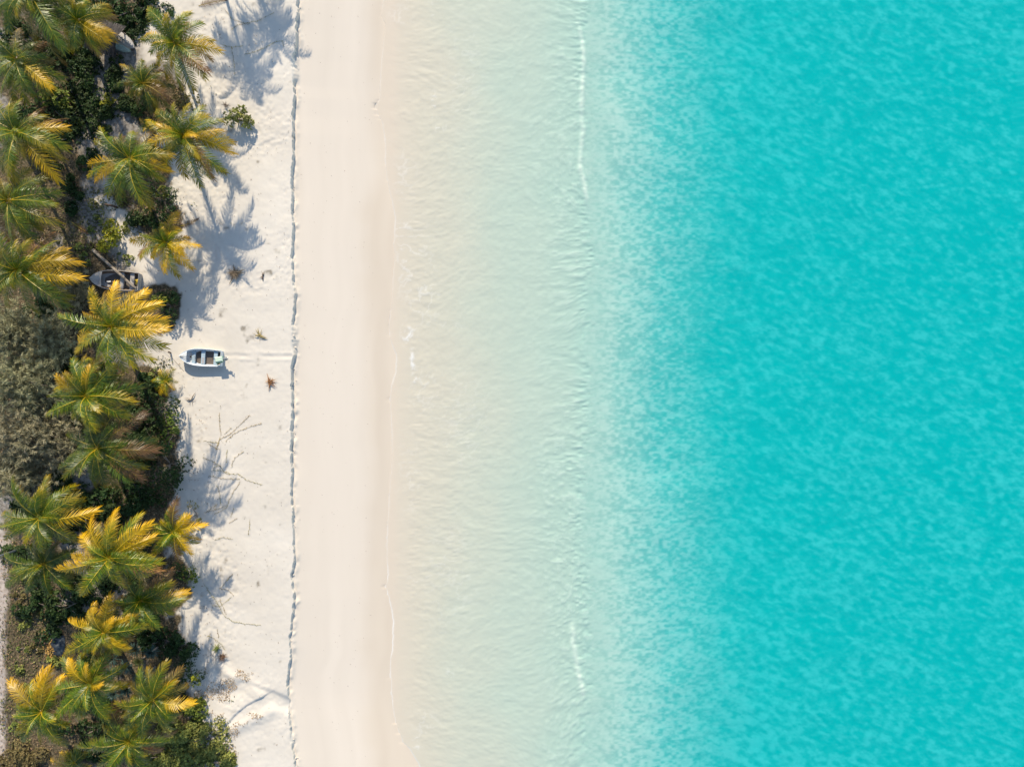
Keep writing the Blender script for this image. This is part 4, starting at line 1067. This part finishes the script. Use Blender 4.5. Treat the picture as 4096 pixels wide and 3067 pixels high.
for k in range(3):
    a = k * 2.094; mb.box((-0.84, -0.04 + 0.10 * math.cos(a), 1.10 + 0.10 * math.sin(a)), (0.02, 0.10, 0.12), Matrix.Rotation(a, 3, 'X') @ Matrix.Rotation(0.5, 3, 'Y'), 0.004)
mb.build('propeller', M['steel'], motor)
mb = MB(); mb.tube([(0.35, cy - 0.02, 0.90), (0.75, cy + 0.05, 0.92)], [0.025, 0.03], 6); mb.build('tiller', M['rubber'], motor)

# --- grey dinghy under the palms
bow = P(360, 1113, 0.85); stern = P(556, 1128, 0.65)
ang = math.atan2(bow.y - stern.y, bow.x - stern.x); L2 = (bow.xy - stern.xy).length
zb = gz((bow.x + stern.x) / 2, (bow.y + stern.y) / 2)
din = empty('dinghy', (stern.x, stern.y, zb - 0.02), ang)
tag(din, 'old grey open dinghy lying under the palms', 'boat')
st2 = hull_lines(L2, 0.86, 0.97, 0.66, 0.90)
hull_shell(din, st2, M['paint_grey'], M['inner_brown'], 0.16, M['paint_grey'])
mb = MB(); xs = [0.06, 1.0, 2.0, 3.0, 3.6]
for x in xs:
    _, b, g, c, cz, kz = station(st2, x); mb.v += [(x, -(c - 0.03), 0.165), (x, c - 0.03, 0.165)]
for i in range(len(xs) - 1): mb.f.append((2 * i, 2 * i + 2, 2 * i + 3, 2 * i + 1))
mb.a = [0.5] * len(mb.v); mb.build('floor', M['mat_brown'], din)
deck_patch('foredeck', st2, L2 - 1.02, L2 - 0.01, 0.012, M['paint_grey'], din, 0.07)
mb = MB(); _, b, g, c, cz, kz = station(st2, L2 - 1.12)
mb.tube([(L2 - 1.12, -b + 0.05, g + 0.05), (L2 - 1.08, 0, g + 0.12), (L2 - 1.12, b - 0.05, g + 0.05)], 0.07, 6); mb.build('coaming', M['paint_grey'], din)
thwart(st2, L2 - 3.0, 0.36, 0.46, M['paint_grey'], din)
thwart(st2, 0.75, 0.42, 0.46, M['paint_grey'], din)
mb = MB(); rr = random.Random(8)
for k in range(16): mb.box((0.25 + rr.uniform(-0.12, 0.14), -0.0 + rr.uniform(-0.24, 0.18), 0.42 + rr.uniform(0, 0.1)), (0.18, 0.09, 0.02), Matrix.Rotation(rr.uniform(0, 3), 3, 'Z') @ Matrix.Rotation(rr.uniform(-0.6, 0.6), 3, 'X'))
y1 = mb.build('yellow_float', M['yellow'], None); y1.parent = None; y1.location = (stern.x, stern.y, zb); y1.rotation_euler = (0, 0, ang)
tag(y1, 'crumpled yellow plastic in the stern of the grey dinghy', 'plastic')
bk = empty('bucket', Vector((stern.x, stern.y, zb)) + Matrix.Rotation(ang, 3, 'Z') @ Vector((0.28, 0.62, 0.18)))
tag(bk, 'white bucket in the stern corner of the grey dinghy', 'bucket')
mb = MB()
for k in range(10):
    w = 2 * math.pi * k / 10
    for rr_, zz in ((0.13, 0), (0.17, 0.34), (0.155, 0.34), (0.12, 0.04)): mb.v.append((rr_ * math.cos(w), rr_ * math.sin(w), zz))
for k in range(10):
    j = (k + 1) % 10
    for q in range(3): mb.f.append((k * 4 + q, j * 4 + q, j * 4 + q + 1, k * 4 + q + 1))
mb.f.append(tuple(k * 4 + 3 for k in range(10))); mb.a = [0.5] * len(mb.v); mb.build('pail', M['whiteplastic'], bk)
mb = MB(); mb.tube([(-0.16, 0, 0.33), (-0.1, 0.14, 0.40), (0.1, 0.14, 0.40), (0.16, 0, 0.33)], 0.008, 4); mb.build('handle', M['steel'], bk)
pd = empty('paddle', Vector((stern.x, stern.y, zb)) + Matrix.Rotation(ang, 3, 'Z') @ Vector((L2 - 2.2, 0.05, 0.22)), ang + 0.15)
tag(pd, 'pale paddle lying on the dinghy floor', 'paddle')
mb = MB(); mb.tube([(-0.7, 0, 0), (0.45, 0, 0.02)], 0.018, 5); mb.build('shaft', M['branch'], pd)
mb = MB(); mb.box((0.62, 0, 0.03), (0.42, 0.17, 0.02), None, 0.006); mb.build('blade', M['whiteplastic'], pd)

def log(name, pts, rads, label, mat='trunk', cat='log', cut=True):
    o = pts[0]
    mb = MB(); mb.tube([Vector(p) - Vector(o) for p in pts], rads, 8)
    ob = mb.build(name, M[mat], None, smooth=True, loc=o)
    tag(ob, label, cat)
    return ob
log('fallen_trunk', [P(372, 1000, 0.15), P(420, 1043, 0.60), P(480, 1098, 0.92), P(535, 1148, 0.80), P(552, 1162, 0.62)], [0.17, 0.15, 0.14, 0.13, 0.12], 'thin fallen palm trunk lying across the grey dinghy')
log('cut_log', [P(575, 1146, 0.12), P(602, 1168, 0.14)], [0.13, 0.13], 'short cut log right of the grey dinghy stern')
log('leaning_post', [P(474, 832, -0.1), P(450, 823, 0.6), P(420, 818, 1.25)], [0.12, 0.11, 0.10], 'dark leaning post on the pale sand among the palms', 'wood', 'post')
log('mooring_post', [P(684, 1411, -0.15), P(679, 1409, 0.3), P(673, 1408, 0.58)], [0.075, 0.075, 0.07], 'short wooden mooring post left of the motor boat', 'wood', 'post')
log('metal_pole', [P(86, 2193, -0.1), P(86 + 0, 2193, 0.0), Vector((P(86, 2193, 0).x, P(86, 2193, 0).y, 5.2))], [0.10, 0.10, 0.085], 'smooth grey metal pole standing at the left edge', 'steel', 'pole')
mb = MB(); a0 = P(640, 1395, 0.03); pts = [P(600, 1380, 0.05), P(650, 1400, 0.05), P(676, 1412, 0.42), P(690, 1432, 0.06), P(712, 1458, 0.04), P(735, 1483, 0.04)]
ob = mb.tube([p - pts[0] for p in pts], 0.014, 4) or mb.build('mooring_rope', M['rope'], None, loc=pts[0]); tag(ob, 'thin mooring rope running past the wooden post', 'rope')

# --- boats stored under a thatched shelter
shel = empty('boat_shelter', P(452, 175, 0.0)); tag(shel, 'small dark thatched boat shelter in the shade', 'shelter')
shel.location.z = gz(shel.location.x, shel.location.y); shel.rotation_euler = (0, 0, R(-18))
for q, (xx, yy) in enumerate(((-1.3, -1.1), (1.2, -1.1), (-1.3, 1.1), (1.2, 1.1))):
    mb = MB(); mb.tube([(xx, yy, -0.1), (xx, yy, 1.5)], 0.06, 6); mb.build('post', M['wood'], shel)
mb = MB(); rr = random.Random(3)
for row in range(7):
    for sd in (-1, 1):
        for k in range(44):
            x0 = -1.6 + 3.2 * (k + rr.random()) / 44; t = row / 7.0
            y0 = sd * (0.02 + 1.45 * t); z0 = 2.35 - 0.95 * t + 0.03 * rr.random()
            y1_ = sd * (0.02 + 1.45 * (t + 0.26)); z1 = 2.35 - 0.95 * (t + 0.26) + rr.uniform(-0.02, 0.07)
            dx = rr.uniform(-0.12, 0.12); w = 0.045
            mb.add([(x0 - w, y0, z0), (x0 + w, y0, z0), (x0 + dx + w, y1_, z1), (x0 + dx - w, y1_, z1)], [(0, 1, 2, 3)], rr.random())
mb.box((0, 0, 2.36), (3.2, 0.16, 0.08), None, 0.02, 0.3)
for sd in (-1, 1):
    mb.add([(-1.55, 0, 2.28), (1.55, 0, 2.28), (1.55, sd * 1.4, 1.36), (-1.55, sd * 1.4, 1.36)], [(0, 1, 2, 3)], 0.2)
mb.build('thatch_roof', M['thatch'], shel)
for k, (px, py, ln, ml, lb) in enumerate(((530, 186, 3.6, 'paint_grey', 'upturned pale boat with pointed bow, topmost under the thatch'), (514, 186, 3.4, 'paint_pink', 'upturned pinkish boat in the middle under the thatch'), (511, 198, 3.2, 'paint_mint', 'upturned mint-green boat, lowest under the thatch'))):
    if 'paint_pink' not in M:
        M['paint_pink'] = mat_plain('faded_pink_paint', (0.52, 0.42, 0.35), 0.6, var=0.08); M['paint_mint'] = mat_plain('faded_mint_paint', (0.36, 0.44, 0.38), 0.6, var=0.08)
    tip = P(px, py, 0.7); a = R(-38 + 3 * k)
    r_ = empty('upturned_boat', (tip.x - ln * math.cos(a), tip.y - ln * math.sin(a), gz(tip.x, tip.y) + 0.75 - 0.08 * k), a)
    r_.rotation_euler = (math.pi, 0, a)
    tag(r_, lb, 'boat', 'boats stored under the thatched shelter')
    hull_shell(r_, hull_lines(ln, 0.5, 0.58, 0.42, 0.55), M[ml], M[ml], 0.1, M[ml], keel_up=True)
    mb = MB(); mb.tube([(0.05, 0, 0.0), (ln * 0.5, 0, 0.0), (ln * 0.8, 0, 0.10)], 0.02, 5); mb.build('keel', M[ml], r_)

# ------------------------------------------------------------------ things lying about
def flat_frond(px, py, tx, ty, label, dead=1.0, lum=0.4, seed=1, name='dead_palm_frond'):
    rng = random.Random(seed)
    p = ground_pt(px, py); q = ground_pt(tx, ty)
    V, F, at = frond_mesh('frond', (q.xy - p.xy).length, math.atan2(q.y - p.y, q.x - p.x), 0.12, 0.22, rng.uniform(-0.3, 0.3), 34, rng, 0.8)
    V = np.array(V); V[:, 2] = np.abs(V[:, 2]) * 0.6 + 0.05
    o = mesh_obj(name, V, F, M['frond'], None, at, loc=p); o.color = (0.1, dead, lum, 1)
    return tag(o, label, 'palm frond', 'dead palm fronds on the ground')
flat_frond(795, 26, 900, 5, 'dead dark frond lying on shaded sand at the top edge', 1.0, 0.12, 1)
flat_frond(725, 905, 790, 880, 'dry twisted frond beside the small golden palm', 0.9, 0.3, 2)
flat_frond(600, 1490, 560, 1540, 'brown dead frond on the heap left of the young palm', 1.0, 0.3, 3)
flat_frond(560, 1480, 610, 1545, 'brown dead frond crossing the heap by the young palm', 1.0, 0.35, 4)
flat_frond(290, 890, 350, 930, 'pale dead frond on the brown ground left of the lime bush', 0.8, 0.5, 5)
flat_frond(590, 1250, 640, 1330, 'grey dead frond below the round dark bush', 0.9, 0.4, 6)
flat_frond(830, 640, 900, 690, 'thin dry frond on the sand under the golden palm', 0.9, 0.3, 7)

def spiky(px, py, r, n, label, name, mat, cat, seed, h=0.25, spikes=()):
    rng = random.Random(seed); p = ground_pt(px, py)
    mb = MB()
    for k in range(n):
        a = rng.uniform(0, 6.283); L_ = r * rng.uniform(0.35, 1.0)
        o = Vector((rng.uniform(-0.25, 0.25) * r, rng.uniform(-0.25, 0.25) * r, rng.uniform(0, h)))
        e = o + Vector((math.cos(a) * L_, math.sin(a) * L_, rng.uniform(-0.1, 0.4) * h)); e.z = max(0.01, e.z)
        mb.tube([o, (o + e) / 2 + Vector((0, 0, 0.1 * h)), e], [0.022, 0.016, 0.005], 4, False, rng.random())
    for a, L_ in spikes:
        e = Vector((math.cos(R(a)) * L_, math.sin(R(a)) * L_, 0.06))
        mb.tube([(0, 0, h * 0.5), e * 0.5 + Vector((0, 0, 0.12)), e], [0.07, 0.05, 0.01], 5, False, 0.3)
    ob = mb.build(name, M[mat], None, loc=p)
    return tag(ob, label, cat)
spiky(942, 1096, 0.75, 150, 'star-shaped heap of dry palm fibre on the big palm shadow', 'dry_palm_stump', 'dryfrond', 'palm stump', 1, 0.4, ((100, 1.0), (240, 1.3), (25, 1.05), (8, 1.0), (170, 0.9), (55, 0.5)))
spiky(1037, 1340, 0.7, 16, 'dry forked branch on the open sand above the drag line', 'dry_branch', 'vine', 'branch', 2, 0.15, ((100, 0.7), (-25, 0.95), (200, 0.5)))
spiky(1082, 1530, 0.8, 40, 'rusty tuft of dry grass on the open sand near the scarp', 'dry_grass_tuft', 'husk', 'grass tuft', 3, 0.2, ((110, 1.0), (-100, 0.9), (60, 0.5)))
spiky(1052, 1105, 0.5, 8, 'thin dry twig right of the star-shaped fibre heap', 'dry_twig', 'wood', 'twig', 4, 0.08, ((80, 0.4), (-90, 0.5)))
spiky(868, 2590, 0.6, 60, 'small grassy clump where the gully begins', 'grass_clump', 'bush_sea', 'grass tuft', 5, 0.4)
spiky(890, 2625, 0.6, 60, 'rusty clump at the upper lip of the gully', 'grass_clump', 'litter', 'grass tuft', 6, 0.3)
spiky(193, 2568, 0.7, 12, 'pale spidery root on the brown ground by the plastic sheet', 'dry_root', 'dryfrond', 'root', 7, 0.2, ((120, 0.6), (170, 0.8), (200, 0.8), (80, 0.6)))
spiky(905, 425, 0.5, 20, 'dead grey twigs on the left side of the lone shrub', 'dead_twigs', 'wood', 'twigs', 8, 0.3)
spiky(765, 1600, 0.8, 5, 'forked dry stick on the sand right of the dark bush', 'dry_stick', 'branch', 'stick', 9, 0.1, ((60, 0.9), (170, 0.6)))
# crumpled plastic sheet
rng = np.random.default_rng(12); n = 14
gx, gy = np.meshgrid(np.linspace(-0.75, 0.75, n), np.linspace(-1.0, 1.0, n))
hz = 0.04 + 0.28 * np.abs(fbm(gx * 2.2 + 5, gy * 2.2, 301, 3)) * 2 + 0.16 * np.exp(-((np.hypot(gx, gy - 0.25) - 0.42) / 0.14) ** 2)
rad = np.hypot(gx / 0.75, gy); hz = hz * sstep(1.25, 0.7, rad) + 0.03
i = np.arange(n * n).reshape(n, n)
F = np.stack([i[:-1, :-1], i[:-1, 1:], i[1:, 1:], i[1:, :-1]], -1).reshape(-1, 4)
F = F[(rad[:-1, :-1].ravel() < 1.1)]
pp = ground_pt(236, 2578)
tag(mesh_obj('plastic_sheet', np.stack([gx + 0.1 * fbm(gx * 3, gy * 3, 302, 2), gy, hz], -1).reshape(-1, 3), F, M['plastic_dark'], None, loc=pp), 'crumpled dark plastic sheet beside the husk pile', 'plastic sheet')
mb = MB(); rr = random.Random(9); pp = ground_pt(208, 2590)
for k in range(230):
    x_, y_ = rr.gauss(0, 0.32), rr.gauss(0, 0.75)
    mb.blob((x_, y_, 0.05 + 0.25 * math.exp(-(x_ / 0.4) ** 2 - (y_ / 0.8) ** 2) * rr.random()), (rr.uniform(0.05, 0.10), rr.uniform(0.04, 0.07), 0.04), k, 5, 3, 0.25, rr.random())
hp = mb.build('husk_pile', M['husk'], None, loc=pp); tag(hp, 'pile of orange-brown coconut husks beside the plastic sheet', None, None, 'stuff')

# ------------------------------------------------------------------ beach creepers
def creeper(lines, label, seed):
    rng = random.Random(seed); p0 = ground_pt(*lines[0][0]); root = empty('beach_creeper', p0)
    tag(root, label, 'creeper', 'creepers on the upper sand')
    for ln in lines:
        pts = [ground_pt(*q) for q in ln]; fine = []
        for a, b in zip(pts[:-1], pts[1:]):
            m = max(2, int((b - a).length / 0.12))
            for k in range(m):
                q = a.lerp(b, k / m); q = q + Vector((rng.gauss(0, 0.025), rng.gauss(0, 0.025), 0)); fine.append(q)
        fine.append(pts[-1])
        zz = terrain_z(np.array([q.x for q in fine]), np.array([q.y for q in fine]))
        fine = [Vector((q.x, q.y, float(z_) + 0.04)) - p0 for q, z_ in zip(fine, zz)]
        mb = MB(); mb.tube(fine, 0.010, 4, False, 0.2)
        for q in fine:
            for _ in range(2):
                if rng.random() < 0.75:
                    a = rng.uniform(0, 6.283); L_ = rng.uniform(0.04, 0.11); d = Vector((math.cos(a), math.sin(a), 0.25)) * L_; w = Vector((-math.sin(a), math.cos(a), 0)) * L_ * 0.35
                    mb.add([q, q + d * 0.5 + w, q + d, q + d * 0.5 - w], [(0, 1, 2, 3)], rng.random())
        mb.build('runner', M['vine'], root)
creeper([[(865, 1800), (880, 1755), (915, 1740), (945, 1712), (975, 1685), (1000, 1660)], [(905, 1765), (930, 1738), (960, 1722), (1005, 1705), (1047, 1693)], [(878, 1650), (878, 1700), (885, 1740)], [(815, 1763), (850, 1768), (872, 1770)], [(868, 1790), (878, 1760), (882, 1745)], [(905, 1850), (910, 1800)], [(835, 1775), (860, 1790), (875, 1795)], [(900, 1735), (925, 1710)]], 'creeper with two long runners fanning up towards the scarp', 1)
creeper([[(850, 1880), (890, 1880), (910, 1895), (955, 1895), (990, 1920), (1047, 1937)], [(835, 1900), (880, 1912), (920, 1915), (960, 1915)], [(815, 1830), (850, 1845), (885, 1865)], [(925, 1870), (940, 1830), (975, 1805)], [(855, 1870), (880, 1860), (895, 1885), (915, 1890)]], 'creeper running right below the fanning one', 2)
creeper([[(962, 1925), (935, 1965), (920, 1995), (910, 2020), (880, 2030), (820, 2050)], [(870, 1940), (880, 1980), (885, 2020)], [(830, 2045), (850, 2030), (870, 2015)], [(860, 2055), (900, 2035), (912, 2022)]], 'creeper above the olive bush with a runner bending upward', 3)
creeper([[(860, 2160), (890, 2148), (930, 2155)], [(1000, 2080), (995, 2140)], [(920, 2090), (950, 2072)], [(925, 2065), (935, 2030)]], 'sparse creeper on the sand right of the small bright palm', 4)
creeper([[(815, 2330), (840, 2370), (870, 2410), (885, 2440), (900, 2465), (930, 2485), (970, 2492), (1040, 2499)], [(885, 2350), (905, 2325), (930, 2295)], [(880, 2352), (915, 2360), (935, 2380)], [(855, 2420), (880, 2425), (895, 2410), (925, 2388)], [(865, 2410), (880, 2400), (905, 2455)]], 'long creeper curving down across the sand above the gully', 5)
creeper([[(830, 2540), (860, 2555), (885, 2575), (900, 2600)], [(840, 2530), (835, 2560)], [(870, 2515), (875, 2550)]], 'short creeper just above the gully', 6)
creeper([[(900, 40), (930, 80), (980, 95), (1030, 85), (1095, 55)], [(925, 120), (955, 100), (1000, 95)]], 'creeper crossing the shaded sand near the top edge', 7)
creeper([[(980, 220), (1020, 210), (1065, 190), (1100, 170), (1130, 165), (1135, 185)], [(925, 190), (935, 240), (940, 300)], [(890, 180), (930, 190), (970, 185)]], 'creeper reaching towards the scarp below the top shadows', 8)
